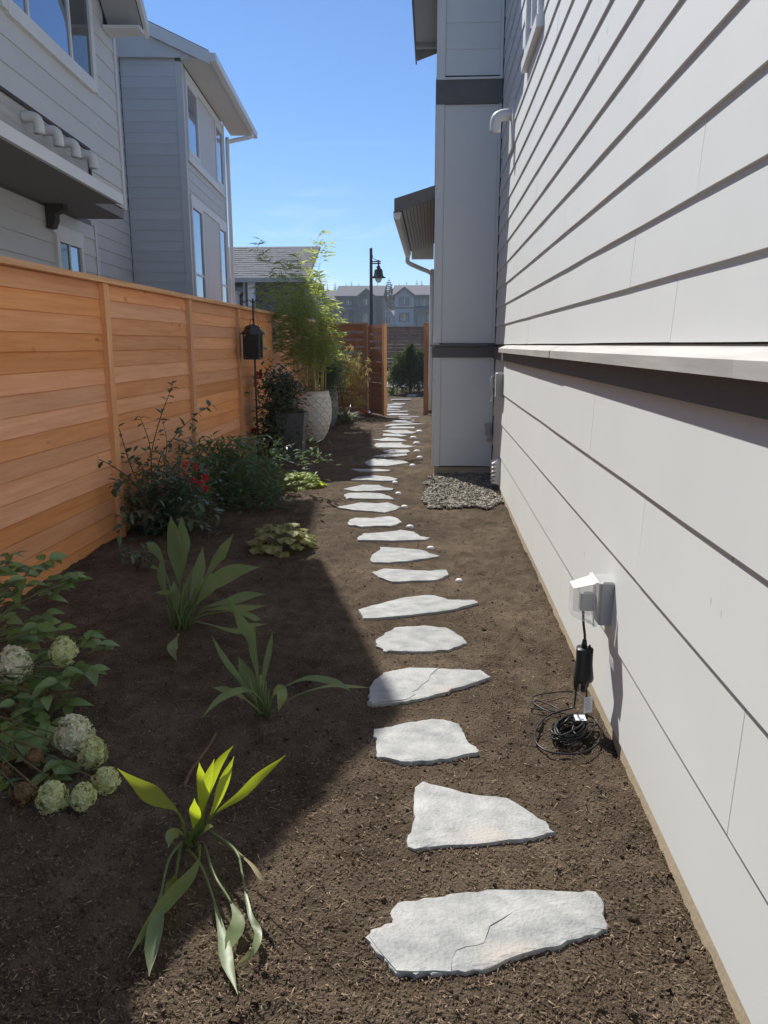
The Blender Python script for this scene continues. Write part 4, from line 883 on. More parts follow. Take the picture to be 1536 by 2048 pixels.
def far_house(label, wallm, roofm, pxl, pxr, ridge, eave, gable, wins, d, trim='white_trim', porch=None):
    a, b = AY(pxl, eave, d), AY(pxr, eave, d); r0 = AY(pxl, ridge, d+4.5); zb = gzf(60, d)-.3
    h = thing('house', label, 'house', ((a.x+b.x)/2, d+4, zb), 'distant houses across the street')
    MB().box(a.x, b.x, d, d+9, zb, a.z).build('wall', M[wallm], h)
    m = MB(); m.prism([(a.x-.3, d-.5, a.z-.15), (a.x-.3, d+4.5, r0.z-.1), (a.x-.3, d+9.5, a.z-.15), (a.x-.3, d+9.5, a.z+.05), (a.x-.3, d+4.5, r0.z+.1), (a.x-.3, d-.5, a.z+.05)], (b.x-a.x+.6, 0, 0)); m.build('roof', M[roofm], h)
    MB().box(a.x-.3, b.x+.3, d-.62, d-.505, a.z-.2, a.z+.06).build('gutter', M[trim], h)
    gx0, gx1, gpk, gev = gable; p, q, k = AY(gx0, gev, d-1.2), AY(gx1, gev, d-1.2), AY((gx0+gx1)/2, gpk, d-1.2)
    mm = MB(); mm.prism([(p.x, d-1.2, zb), (q.x, d-1.2, zb), (q.x, d-1.2, p.z), (k.x, d-1.2, k.z), (p.x, d-1.2, p.z)], (0, 1.2, 0)); gb_ = mm.build('gable_bay', M[wallm], h)
    for s_, e_ in (((p.x-.35, p.z-.25), (k.x, k.z)), ((k.x, k.z), (q.x+.35, q.z-.25))):
        mm = MB(); mm.prism([(s_[0], d-1.6, s_[1]+.02), (e_[0], d-1.6, e_[1]+.02), (e_[0], d-1.6, e_[1]+.26), (s_[0], d-1.6, s_[1]+.26)], (0, 5, 0)); mm.build('roof', M[roofm], h)
        mm = MB(); mm.prism([(s_[0], d-1.66, s_[1]-.12), (e_[0], d-1.66, e_[1]-.12), (e_[0], d-1.66, e_[1]+.2), (s_[0], d-1.66, s_[1]+.2)], (0, .055, 0)); mm.build('fascia', M[trim], h)
    for wq in wins:
        far_window(h, *wq[:4], d-1.2 if wq[4] else d, trim)
    za = AY(pxl, (eave+gev)/2+26, d-1.2).z
    MB().box(p.x-.03, q.x+.03, d-1.26, d-1.202, za, za+.25).build('trim_band', M[trim], h)
    if porch:
        a2, b2 = AY(porch[0], porch[2], d-1.6), AY(porch[1], porch[3], d-1.6)
        MB().hexa([(a2.x, d-1.8, a2.z-.3), (b2.x, d-1.8, a2.z-.3), (b2.x, d-.01, a2.z-.1), (a2.x, d-.01, a2.z-.1), (a2.x, d-1.8, a2.z-.1), (b2.x, d-1.8, a2.z-.1), (b2.x, d-.01, a2.z+.5), (a2.x, d-.01, a2.z+.5)]).build('porch_roof', M[roofm], h)
        for x in (a2.x+.3, (a2.x+b2.x)/2, b2.x-.3): MB().box(x-.12, x+.12, d-1.7, d-1.46, zb, a2.z-.31).build('porch_column', M[trim], h)
    return h
M['dtrim'] = mat('slate_trim', (.10, .115, .14), None, rough=.7)
M['ptrim'] = mat('pale_blue_trim', (.30, .34, .39), None, rough=.7)
far_house('distant dark blue house with a gabled front, left of the lamp post', 'darkhouse', 'roof_grey', 674, 764, 573, 593, (714, 752, 580, 596), [(727, 738, 598, 611, 1), (726, 738, 627, 645, 1), (690, 704, 600, 612, 0), (689, 702, 630, 644, 0)], DD, 'dtrim', (676, 714, 616, 622))
far_house('distant light blue house with two storeys of windows, right of the lamp post', 'bluehouse', 'roof_grey', 789, 900, 572, 591, (790, 828, 577, 592), [(800, 817, 596, 609, 1), (800, 817, 627, 642, 1), (840, 857, 597, 612, 0), (853, 864, 627, 643, 0)], DD, 'dtrim', (829, 895, 618, 622))
far_house('distant pale house partly hidden between the dark house and the light blue one', 'bluehouse', 'roof_grey', 762, 800, 622, 634, (768, 786, 619, 634), [(772, 780, 637, 646, 1)], DD+25, 'ptrim')
far_house('distant grey house behind the bamboo tops', 'darkhouse', 'roof_grey', 600, 668, 583, 600, (625, 660, 585, 602), [(636, 648, 606, 620, 1)], DD+6, 'dtrim')

# conifers on the skyline
def conifer(px, pyt, d, wide, i):
    t = AY(px, pyt, d); zb = gzf(60, d)-.5; h = t.z-zb
    o = thing('conifer', CL[i], 'conifer', (t.x, d, zb), 'conifers on the skyline')
    MB().tube([(t.x, d, zb), (t.x+R.uniform(-.1, .1), d, zb+h*.6), (t.x, d, t.z)], [.028*h, .015*h, .02], 6).build('trunk', M['stem_b'], o)
    m = MB(); nl = 26
    for k in range(nl):
        f = k/(nl-1); z = zb+h*(.25+.75*f); r = wide*(1-f)**.85*R.uniform(.75, 1.15)+.12
        for b in range(9):
            a = R.uniform(0, 6.28); rr = r*R.uniform(.6, 1.1); dx, dy = math.cos(a), math.sin(a); w_ = rr*.28+.06
            p0 = Vector((t.x, d, z)); p1 = p0+Vector((dx*rr*.55, dy*rr*.55, -rr*.06)); p2 = p0+Vector((dx*rr, dy*rr, -rr*.32)); sd = Vector((-dy, dx, 0))
            m.add([p0, p1+sd*w_, p1-sd*w_, p2, p1+Vector((0, 0, -w_*1.2))], [(0, 1, 3), (0, 3, 2), (0, 4, 3)])
    m.build('crown', M['fir'], o)
CL = ['distant conifer left of the dark blue house roof', 'thin conifer tip just left above the dark house ridge', 'conifer tip above the middle of the dark house ridge', 'conifer tip left of the lamp pole above the dark house', 'thin conifer tip directly behind the lamp pole',
      'tallest distant conifer, between the dark and light blue houses', 'bushy conifer in the gap left of the light blue house', 'conifer tip above the left end of the light blue ridge', 'conifer above the middle of the light blue house ridge', 'pointed conifer with a twin above the light blue house', 'second of the twin conifers above the light blue house', 'conifer tip beside the gutter pipe above the light blue house', 'distant conifer behind the bamboo top']
for i, (px, pyt, d, wd) in enumerate([(670, 566, 170, 2.6), (692, 567, 220, 2), (703, 562, 220, 2.4), (718, 566, 220, 2), (755, 566, 230, 2), (778, 556, 180, 5.0), (768, 572, 190, 4.5), (799, 566, 230, 2.4), (813, 563, 230, 2.6), (834, 559, 220, 3), (843, 561, 225, 3), (862, 561, 220, 3), (655, 568, 200, 2.6)]): conifer(px, pyt, d, wd, i)

# ------------------------------------------------------------------ plants: helpers
def frame(pos, d, up, s=1.0, roll=0.0):
    y = Vector(d).normalized(); x = y.cross(Vector(up))
    if x.length < 1e-4: x = y.orthogonal()
    x.normalize(); z = x.cross(y)
    if roll:
        q = Matrix.Rotation(roll, 3, y); x = q @ x; z = q @ z
    sx = s if isinstance(s, (tuple, list)) else (s, s, s)
    return Matrix(((x.x*sx[0], y.x*sx[1], z.x*sx[2], pos[0]), (x.y*sx[0], y.y*sx[1], z.y*sx[2], pos[1]), (x.z*sx[0], y.z*sx[1], z.z*sx[2], pos[2]), (0, 0, 0, 1)))
def put(name, me, parent, mx):
    o = bpy.data.objects.new(name, me); col(o); o.parent = parent
    b = BASE[parent]; m2 = mx.copy(); m2.translation = Vector(mx.translation)-b; o.matrix_local = m2; return o
def leaf_mesh(nm, mat_, L=1.0, W=.5, n=6, fold=.25, droop=.25, tip=1.0, wav=0.0, lobes=0):
    """leaf of unit length along +Y, face up +Z"""
    m = MB(); pts = []; ws = []; vs = []
    for i in range(n+1):
        t = i/n; w = W*.5*(math.sin(math.pi*min(1, t**.8))**tip)+.004
        z = -droop*t*t; vs.append((t*L, z, w))
    V = []
    for k, (y, z, w) in enumerate(vs):
        wv = wav*math.sin(k*2.4)
        V += [(-w, y-.02, z+fold*w+wv), (-w*.5, y, z+fold*w*.35), (0, y, z), (w*.5, y, z+fold*w*.35), (w, y-.02, z+fold*w-wv)]
    F = []
    for k in range(n):
        for q in range(4): F.append((5*k+q, 5*k+q+1, 5*k+5+q+1, 5*k+5+q))
    me = bpy.data.meshes.new(nm); me.from_pydata(V, [], F); me.materials.append(mat_); me.polygons.foreach_set('use_smooth', [True]*len(F)); me.update(); return me
def round_leaf_mesh(nm, mat_, lobes=5, n=30, dep=.14, ruf=.07):
    """broad lobed, crinkled leaf with sunken veins (heuchera)"""
    V = [(0, .0, -.02)]; F = []; nr = 4
    for r in range(1, nr+1):
        for k in range(n):
            a = 2*math.pi*k/n; f = r/nr
            q = 1-dep*(1-abs(math.cos(lobes*a/2+.2)))-.08*abs(math.sin(lobes*2*a))*(r == nr)
            back = 1-.35*math.exp(-((a-1.5*math.pi)/.5)**2)
            rad = .5*f*q*back; z = ruf*f*math.cos(lobes*a+.4)*.6+.03*math.sin(r*2.6+a*9)*f-.22*f*f*.5
            V.append((rad*math.cos(a), .35+rad*math.sin(a), z))
    for k in range(n): F.append((0, 1+k, 1+(k+1) % n))
    for r in range(nr-1):
        for k in range(n): a = 1+r*n; F.append((a+k, a+n+k, a+n+(k+1) % n, a+(k+1) % n))
    me = bpy.data.meshes.new(nm); me.from_pydata(V, [], F); me.materials.append(mat_); me.polygons.foreach_set('use_smooth', [True]*len(F)); me.update(); return me
def rdir(up=.3):
    a = R.uniform(0, 2*math.pi); return Vector((math.cos(a), math.sin(a), up+R.uniform(-.25, .25))).normalized()
def leaves_mass(mb, centers, n, L, W, spread, up=.2):
    """many simple folded leaves (4 triangles each) into one mesh"""
    for _ in range(n):
        c = R.choice(centers); p = Vector(c[:3])+Vector((R.gauss(0, 1), R.gauss(0, 1), R.gauss(0, 1)))*c[3]*spread
        d = (rdir(up)+(p-Vector(c[:3])).normalized()*.6).normalized(); l = L*R.uniform(.7, 1.25); w = W*R.uniform(.8, 1.2)
        s = d.cross(Vector((R.uniform(-.5, .5), R.uniform(-.5, .5), 1))).normalized(); nn = s.cross(d)
        mb.add([p, p+d*l*.5+s*w*.5+nn*w*.12, p+d*l*.5-nn*.03*l, p+d*l*.5-s*w*.5+nn*w*.12, p+d*l-nn*l*.12], [(0, 1, 2), (0, 2, 3), (1, 4, 2), (2, 4, 3)])

# ------------------------------------------------------------------ broad strap-leaved plants (three)
def cpt(o, s, spec): # control points ('y'|'z', x, y, value) in a zoomed view
    out = []
    for k, x, y, v in spec:
        px, py = o[0]+x/s, o[1]+y/s; out.append(AY(px, py, v) if k == 'y' else G(px, py, v))
    return out
def strap_leaf(parent, pts, blade, wmax, mt, side=None, pet=.0042, fold=.22, under=False):
    """petiole tube followed by a lance-shaped blade starting at fraction blade of the length"""
    sp_ = smooth_pts(pts, 7); n = len(sp_); blade = blade*.62; wmax = wmax*1.22; b0 = max(1, int(blade*(n-1)))
    m = MB(); m.tube(sp_[:b0+2], [pet*(1.25-.5*i/(b0+1)) for i in range(len(sp_[:b0+2]))], 6)
    bl = sp_[b0:]; k = len(bl)
    if k > 2:
        ws = []
        for i in range(k):
            t = i/(k-1); ws.append(max(.0008, pet*.6*(1-t)+wmax*(math.sin(math.pi*min(1, t**1.12))**1.25)*(1+.06*math.sin(9*t+wmax*900))))
        view = (bl[k//2]-EYEV).normalized()
        def sd(t, tg):
            s = tg.cross(view); 
            return (s.normalized()+Vector((R.uniform(-.1, .1), .35*(1 if side is None else side), R.uniform(-.1, .1))))
        m.ribbon(bl, ws, fold, sd)
    return m.build('leaf', M[mt], parent, True)
Z2 = ((220, 1440), 3.072)
bp = G(385, 1688)
pl = thing('strap_leaved_plant', 'small plant with glowing yellow-green strap leaves and wilted drooping ones, nearest to camera', 'plant', (bp.x, bp.y, 0), 'strap-leaved plants in the bed')
q = lambda *a: cpt(*Z2, a); yb = bp.y
for sp_, bl, wv, mt in [
    ([('y',475,760,yb),('y',448,630,yb-.01),('y',400,550,yb-.02),('y',300,492,yb-.03),('y',200,420,yb-.05),('y',45,298,yb-.06)], .56, .020, 'lily'),
    ([('y',530,740,yb),('y',552,520,yb+.05),('y',560,380,yb+.08),('y',548,262,yb+.10)], .42, .012, 'lily'),
    ([('y',535,730,yb),('y',568,540,yb+.01),('y',590,400,yb+.02),('y',640,240,yb+.02)], .45, .012, 'lily'),
    ([('y',540,730,yb),('y',600,480,yb+.03),('y',655,290,yb+.04),('y',757,158,yb+.05)], .5, .010, 'lily'),
    ([('y',525,740,yb),('y',630,560,yb),('y',690,400,yb+.01),('y',762,224,yb+.02)], .42, .0125, 'lily'),
    ([('y',515,745,yb),('y',640,580,yb-.01),('y',800,465,yb-.02),('y',920,350,yb-.02),('y',1080,216,yb-.02)], .42, .0115, 'lily'),
    ([('y',495,750,yb-.01),('y',512,650,yb-.02),('y',520,580,yb-.03),('y',518,482,yb-.03)], .45, .0135, 'lily'),
    ([('y',470,720,yb-.02),('y',420,690,yb-.05),('y',375,715,yb-.07),('y',360,782,yb-.08)], .25, .0135, 'lily_pale'),
    ([('y',540,730,yb),('y',575,690,yb-.01),('y',605,655,yb-.02),('y',636,654,yb-.02)], .6, .005, 'lily_pale'),
    ([('z',550,768,.05),('z',545,860,.07),('z',490,960,.07),('z',380,1080,.05),('z',250,1240,.04),('z',110,1462,.025)], .26, .016, 'lily'),
    ([('z',440,748,.05),('z',360,860,.08),('z',320,1040,.06),('z',290,1220,.04),('z',255,1400,.03),('z',240,1575,.015)], .66, .0165, 'lily_pale'),
    ([('z',436,752,.05),('z',405,940,.06),('z',380,1015,.04),('z',330,1180,.03)], .55, .013, 'lily'),
    ([('z',480,798,.04),('z',555,890,.06),('z',630,1080,.05),('z',690,1320,.03),('z',720,1480,.02),('z',785,1685,.010)], .72, .013, 'lily_pale'),
    ([('z',580,768,.04),('z',640,950,.07),('z',735,1105,.055),('z',785,1235,.04),('z',745,1340,.03),('z',705,1446,.018)], .66, .0165, 'lily_pale'),
    ([('z',610,682,.05),('z',770,800,.08),('z',815,960,.06),('z',860,1190,.045),('z',908,1300,.035),('z',880,1420,.03),('z',765,1524,.012)], .55, .0075, 'lily_pale'),
    ([('z',870,1400,.035),('z',830,1470,.02),('z',765,1526,.012)], .1, .006, 'lily_dry'),
    ([('z',610,684,.05),('z',750,785,.06),('z',865,885,.05),('z',925,965,.035),('z',990,1012,.015)], .62, .0045, 'lily_dry')]:
    sp_ = [(a, b, c, d-.17*i/(len(sp_)-1)) if a == 'y' else (a, b, c, d) for i, (a, b, c, d) in enumerate(sp_)]
    strap_leaf(pl, q(*sp_), bl, wv, mt)
for k in range(5):
    a = Vector((bp.x+R.uniform(-.015, .02), bp.y+R.uniform(-.01, .01), -.01)); MB().tube([a, a+Vector((R.uniform(-.02, .03), R.uniform(-.02, .03), .06))], [.006, .003], 6).build('stem', M['stem_g'], pl, True)

Z3 = ((240, 1000), 2.954)
bp = G(358, 1258); yb = bp.y
pl = thing('strap_leaved_plant', 'largest strap-leaved plant, a dark green clump of tall leaves beside the leafy shrub', 'plant', (bp.x, bp.y, 0), 'strap-leaved plants in the bed')
q = lambda *a: cpt(*Z3, a)
for sp_, bl, wv, mt in [
    ([('y',350,740,yb),('y',348,480,yb+.02),('y',320,260,yb+.03),('y',300,92,yb+.02)], .48, .034, 'lily_deep'),
    ([('y',355,740,yb),('y',352,460,yb+.05),('y',366,270,yb+.06),('y',362,98,yb+.05)], .46, .035, 'lily_deep'),
    ([('y',330,720,yb),('y',300,540,yb-.02),('y',240,350,yb-.05),('y',190,280,yb-.07),('y',152,250,yb-.08)], .62, .020, 'lily_deep'),
    ([('y',375,740,yb),('y',420,560,yb),('y',470,420,yb+.02),('y',490,272,yb+.03)], .5, .026, 'lily_deep'),
    ([('y',390,740,yb),('y',470,540,yb),('y',560,370,yb),('y',610,300,yb-.02),('y',672,196,yb-.03)], .5, .024, 'lily_deep'),
    ([('y',400,745,yb-.01),('y',460,600,yb-.05),('y',540,500,yb-.08),('y',680,425,yb-.12),('y',832,394,yb-.15)], .40, .036, 'lily_deep'),
    ([('y',400,745,yb-.01),('y',500,640,yb-.04),('y',640,600,yb-.05),('y',760,565,yb-.05),('y',864,556,yb-.05)], .45, .020, 'lily_deep'),
    ([('y',400,750,yb-.02),('y',480,665,yb-.06),('y',600,640,yb-.10),('y',740,640,yb-.12),('y',872,622,yb-.13)], .62, .014, 'lily_pale'),
    ([('y',410,755,yb-.02),('y',450,722,yb-.06),('y',560,745,yb-.12),('y',690,775,yb-.17),('y',770,745,yb-.16),('y',872,732,yb-.16)], .62, .013, 'lily_pale'),
    ([('y',410,755,yb-.02),('y',470,690,yb-.06),('y',620,660,yb-.1),('y',720,665,yb-.12),('y',800,700,yb-.13),('y',832,706,yb-.13)], .7, .012, 'lily_pale'),
    ([('y',380,740,yb),('y',430,580,yb+.04),('y',500,490,yb+.05),('y',580,424,yb+.05)], .65, .018, 'lily_pale'),
    ([('y',320,720,yb),('y',310,620,yb-.03),('y',292,555,yb-.05),('y',250,548,yb-.06),('y',203,549,yb-.07)], .5, .011, 'lily_pale'),
    ([('y',340,740,yb),('y',270,560,yb-.02),('y',245,460,yb-.04),('y',240,350,yb-.05)], .5, .018, 'lily_deep'),
    ([('y',370,740,yb),('y',400,540,yb+.06),('y',430,460,yb+.08),('y',432,390,yb+.08)], .45, .022, 'lily_deep'),
    ([('y',360,740,yb-.02),('y',330,640,yb-.05),('y',325,560,yb-.07),('y',320,480,yb-.06)], .4, .024, 'lily_deep'),
    ([('y',395,740,yb),('y',450,620,yb+.03),('y',540,520,yb+.05),('y',600,460,yb+.05)], .5, .02, 'lily_deep'),
    ([('z',345,795,.03),('z',318,850,.04),('z',310,890,.03),('z',335,952,.012)], .1, .020, 'lily_pale')]:
    strap_leaf(pl, q(*sp_), bl, wv, mt, None, .006)
for k in range(16):
    a = Vector((bp.x+R.uniform(-.06, .06), bp.y+R.uniform(-.03, .03), -.01)); e = a+Vector((R.uniform(-.05, .14), R.uniform(-.05, .05), R.uniform(.12, .3)))
    MB().tube([a, a.lerp(e, .5)+Vector((0, 0, .03)), e], [.009, .006, .002], 5).build('stem', M['stem_g'], pl, True)
bp = G(526, 1428); yb = bp.y
pl = thing('strap_leaved_plant', 'thin strap-leaved plant with one long leaf reaching across to the cracked flagstone', 'plant', (bp.x, bp.y, 0), 'strap-leaved plants in the bed')
for sp_, bl, wv, mt in [
    ([('y',835,1240,yb),('y',800,1000,yb+.02),('y',770,820,yb+.02),('y',720,730,yb),('y',640,563,yb-.02)], .46, .020, 'lily_deep'),
    ([('y',845,1240,yb),('y',815,1040,yb+.03),('y',785,860,yb+.05),('y',800,718,yb+.05)], .4, .013, 'lily_deep'),
    ([('y',850,1240,yb),('y',850,1060,yb+.02),('y',880,900,yb+.03),('y',903,775,yb+.03)], .35, .011, 'lily_deep'),
    ([('y',830,1250,yb),('y',780,1160,yb-.02),('y',690,1040,yb-.03),('y',610,930,yb-.04),('y',540,798,yb-.05)], .48, .011, 'lily_deep'),
    ([('y',835,1245,yb),('y',800,1110,yb+.05),('y',750,1030,yb+.07),('y',698,922,yb+.08)], .3, .024, 'lily_deep'),
    ([('y',845,1270,yb),('y',780,1210,yb-.06),('y',700,1150,yb-.09),('y',620,1120,yb-.11),('y',548,1108,yb-.12)], .55, .012, 'lily_pale'),
    ([('y',860,1265,yb),('y',830,1180,yb-.05),('y',760,1125,yb-.10),('y',680,1130,yb-.15),('y',580,1180,yb-.20),('y',480,1290,yb-.24)], .5, .012, 'lily_deep'),
    ([('y',880,1265,yb-.01),('y',960,1205,yb-.04),('y',1080,1140,yb-.05),('y',1240,1098,yb-.04),('y',1360,1102,yb+.02),('y',1478,1108,yb+.08)], .75, .0055, 'lily_pale'),
    ([('y',870,1245,yb),('y',900,1165,yb),('y',960,1110,yb),('y',1090,1056,yb),('y',1200,1060,yb),('y',1300,1090,yb-.02),('y',1362,1128,yb-.04)], .62, .012, 'lily_deep'),
    ([('y',870,1245,yb-.03),('y',905,1150,yb-.06),('y',945,1115,yb-.08),('y',955,1170,yb-.10),('y',935,1252,yb-.10)], .38, .018, 'lily_pale'),
    ([('y',820,1240,yb),('y',790,1180,yb),('y',720,1060,yb),('y',660,990,yb)], .4, .012, 'lily_deep'),
    ([('y',842,1240,yb),('y',825,1130,yb+.02),('y',830,1060,yb+.03),('y',835,1030,yb+.03)], .5, .010, 'lily_pale')]:
    strap_leaf(pl, q(*sp_), bl, wv, mt, None, .0045)
for k in range(7):
    a = Vector((bp.x+R.uniform(-.03, .02), bp.y+R.uniform(-.02, .02), -.01)); e = a+Vector((R.uniform(-.04, .04), R.uniform(-.04, .04), R.uniform(.1, .2)))
    MB().tube([a, e], [.007, .002], 5).build('stem', M['stem_g'], pl, True)

# ------------------------------------------------------------------ hydrangea
Z1 = ((0, 1080), 3.414)
hb = Vector((-2.0, 2.75, 0))
hy = thing('hydrangea', 'hydrangea bush with white and lime green flower heads at the fence corner', 'bush', hb)
HLM = [leaf_mesh('hydrangea_leaf', M['hyd'], 1, .52, 6, .3, .18+.12*k, 1.0, .01) for k in range(4)]
HC = [(60,120),(320,130),(200,190),(490,240),(420,270),(330,340),(120,320),(20,290),(5,200),(50,400),(160,250),(290,510),(250,600),(350,590),(600,630),(715,690),(600,850),(400,790),(285,770),(310,1020),(465,1070),(110,640),(30,560),(140,690),(250,890),(430,920),(160,1290),(40,1220),(230,1130),(120,1110),(345,1240),(130,1400),(225,1380),(320,1440),(345,1610),(40,1700),(395,1580),(225,1560),(80,1300),(520,700),(540,870),(180,1030),(60,1030),(20,930),(220,1230),(60,1480),(120,1560)]
def hdepth(y): return 3.35-(y-300)/1500*.95
nl_ = 0
for (x, y) in HC:
    dp = hdepth(y)+R.uniform(-.10, .10); c = AY(x/3.414, 1080+y/3.414, dp)
    if c.z < .03: c.z = .05
    MB().tube(smooth_pts([hb+Vector((R.uniform(-.06, .06), R.uniform(-.06, .06), 0)), hb.lerp(c, .45)+Vector((0, 0, .10+.15*c.z)), c-Vector((0, 0, .02))], 5), [.0028]*10+[.002], 5).build('stem', M['stem_hy'], hy, True)
    for k in range(R.choice((6, 7, 7))):
        a = R.uniform(0, .7)+k*2*math.pi/6.5; d = Vector((math.cos(a), math.sin(a), R.uniform(-.15, .40)))
        L_ = R.uniform(.066, .100); upv = Vector((R.uniform(-.2, .2), -.45, 1)); put('leaf', R.choice(HLM), hy, frame(c+Vector((R.uniform(-.02, .02), R.uniform(-.02, .02), R.uniform(-.045, .02))), d, upv, (L_, L_, L_), R.uniform(-.4, .4))); nl_ += 1
def flower_head(x, y, r, mt, brown=False):
    dp = hdepth(y)-.10; px, py = x/3.414, 1080+y/3.414; c = AY(px, py, dp); rr = r/3.414/1540*dp*1.03
    if c.z-rr < .0: c.z = rr*.85
    m = MB(); nfl = int(150 if not brown else 90)
    for i in range(nfl):
        v = Vector((R.gauss(0, 1), R.gauss(0, 1), R.gauss(0, 1)+.1)).normalized(); tp = 1-.28*max(0, v.z); p = c+Vector((v.x*rr*tp, v.y*rr*tp, v.z*rr*1.12))*R.uniform(.78, 1.06)
        n_ = (v+Vector((R.uniform(-.35, .35), R.uniform(-.35, .35), R.uniform(-.35, .35)))).normalized(); u = n_.orthogonal().normalized(); w_ = n_.cross(u); s = rr*R.uniform(.23, .33); a0 = R.uniform(0, 1.5)
        for kk in range(4):
            a = a0+kk*math.pi/2; d1 = u*math.cos(a)+w_*math.sin(a); d2 = u*math.cos(a+.62)+w_*math.sin(a+.62); d0 = u*math.cos(a-.62)+w_*math.sin(a-.62)
            cp_ = n_*s*.22
            m.add([p, p+d0*s*.62+cp_, p+d1*s*1.05+cp_*.6, p+d2*s*.62+cp_], [(0, 1, 2, 3)])
    m.blob((c.x, c.y, c.z), (rr*.74, rr*.74, rr*.80), 2)
    o = m.build('flower_head', M[mt], hy); 
    MB().tube([hb.lerp(c, .5)+Vector((0, 0, .08)), c-Vector((0, 0, rr*.3))], .003, 5).build('stem', M['stem_hy'], hy)
    if brown: o['label'] = 'dried brown flower head'
    return o
for x, y, r, mt in ((95, 850, 122, 'floret'), (430, 760, 95, 'floret_g'), (505, 1330, 132, 'floret'), (630, 1450, 105, 'floret_g'), (365, 1825, 112, 'floret_g'), (572, 1800, 96, 'floret_g'), (722, 1640, 98, 'floret_g')): flower_head(x, y, r, mt)
for x, y, r in ((235, 1490, 75), (170, 1780, 92), (20, 1590, 65)): flower_head(x, y, r, 'floret_b', True)

# ------------------------------------------------------------------ arching shrub with red flowers
Z4 = ((130, 740), 2.898)
sb_ = AY(320, 1050, 6.3); sb_.z = 0
fu = thing('shrub', 'loose dark-leaved shrub with arching stems and a few red flowers against the fence', 'shrub', sb_)
FLM = [leaf_mesh('shrub_leaf', M['dark_leaf'], 1, .46, 5, .25, .12+.12*k) for k in range(3)]; FLG = leaf_mesh('shrub_leaf', M['mid_leaf'], 1, .46, 5, .25, .3)
def spray(parent, pts, nleaf, L_, start=.25, meshes=FLM, smat='stem_b', r0=.006):
    sp2 = smooth_pts(pts, 6); n = len(sp2); MB().tube(sp2, [r0*(1-.75*i/(n-1)) for i in range(n)], 5).build('stem', M[smat], parent, True)
    for k in range(nleaf):
        t = start+(1-start)*k/max(1, nleaf-1); f = t*(n-1); i = min(int(f), n-2); p = sp2[i].lerp(sp2[i+1], f-i); tg = (sp2[i+1]-sp2[i]).normalized()
        a = k*2.4+R.uniform(-.5, .5); sd = tg.orthogonal().normalized(); sd = Matrix.Rotation(a, 3, tg) @ sd
        d = (sd+tg*R.uniform(.2, .7)+Vector((0, 0, -.15))).normalized(); s = L_*R.uniform(.7, 1.2)
        put('leaf', R.choice(meshes), parent, frame(p, d, (0, 0, 1), s, R.uniform(-.5, .5)))
def q4(x, y, d): return AY(130+x/2.898, 740+y/2.898, d)
mainc = [(520, 640), (600, 560)]
TIPS = [((520,930),(400,600),(320,360),(262,200),(238,118), 6.2, 14), ((540,930),(500,520),(550,290),(600,150),(626,76), 6.5, 16), ((560,930),(540,560),(640,380),(760,260),(850,200), 6.6, 18),
        ((540,930),(510,620),(490,430),(450,310),(430,266), 6.4, 10), ((520,930),(420,680),(280,560),(170,510),(68,484), 5.8, 11), ((530,930),(460,720),(360,640),(300,640),(280,690), 5.8, 10),
        ((530,930),(430,760),(350,740),(320,820), 5.7, 8), ((520,940),(430,820),(340,880),(300,990), 5.7, 9), ((560,930),(600,640),(680,480),(720,400), 6.6, 12), ((560,930),(570,600),(590,420),(560,280), 6.5, 10),
        ((550,930),(480,640),(440,560),(380,520), 6.1, 10), ((560,930),(660,700),(760,600),(830,560), 6.4, 12), ((560,940),(700,800),(820,760),(890,860), 6.0, 12), ((560,940),(640,860),(760,880),(870,960), 5.8, 10), ((550,940),(560,760),(520,640),(480,560), 6.0, 12), ((550,940),(620,760),(640,680),(700,620), 6.1, 12)]
for tp in TIPS:
    *pts, dp, nlv = tp
    P4 = [Vector((sb_.x+R.uniform(-.08, .08), sb_.y+R.uniform(-.08, .08), 0))]+[q4(x, y, dp+R.uniform(-.06, .06)) for x, y in pts[1:]]
    spray(fu, P4, nlv, .085)
for _ in range(26):
    x, y = R.gauss(610, 110), R.gauss(760, 90); P4 = [Vector((sb_.x+R.uniform(-.1, .1), sb_.y+R.uniform(-.1, .1), 0)), q4((x+550)/2, (y+900)/2, 6.2), q4(x, y, 6.0+R.uniform(-.3, .4))]
    for p in P4[1:]: p.z = max(p.z, .05)
    spray(fu, P4, 7, .075, .35)
m = MB(); cs = [(*q4(R.gauss(600, 120), R.gauss(790, 80), 6.3+R.uniform(-.2, .3)), .12) for _ in range(30)]; cs = [(c[0], c[1], max(c[2], .08), c[3]) for c in cs]
leaves_mass(m, cs, 1800, .075, .038, .8); o = m.build('small_leaves', M['dark_leaf'], fu); o['kind'] = 'stuff'
def red_flower(parent, c, r, n=26, nm='flower'):
    m = MB()
    for i in range(n):
        v = Vector((R.gauss(0, 1), R.gauss(0, 1), R.gauss(0, 1)+.2)).normalized(); u = v.orthogonal().normalized(); w_ = v.cross(u); a = R.uniform(0, 3); s = u*math.cos(a)+w_*math.sin(a)
        p = c+v*r*.2; e = c+v*r*R.uniform(.7, 1.05); m.add([p, (p+e)/2+s*r*.26, e, (p+e)/2-s*r*.26], [(0, 1, 2, 3)])
    return m.build(nm, M['red'], parent)
for x, y, r in ((700, 548, .055), (760, 560, .05), (810, 625, .06), (780, 660, .05), (815, 690, .045), (745, 640, .045), (690, 600, .03)): red_flower(fu, q4(x, y, 6.15), r*.8)

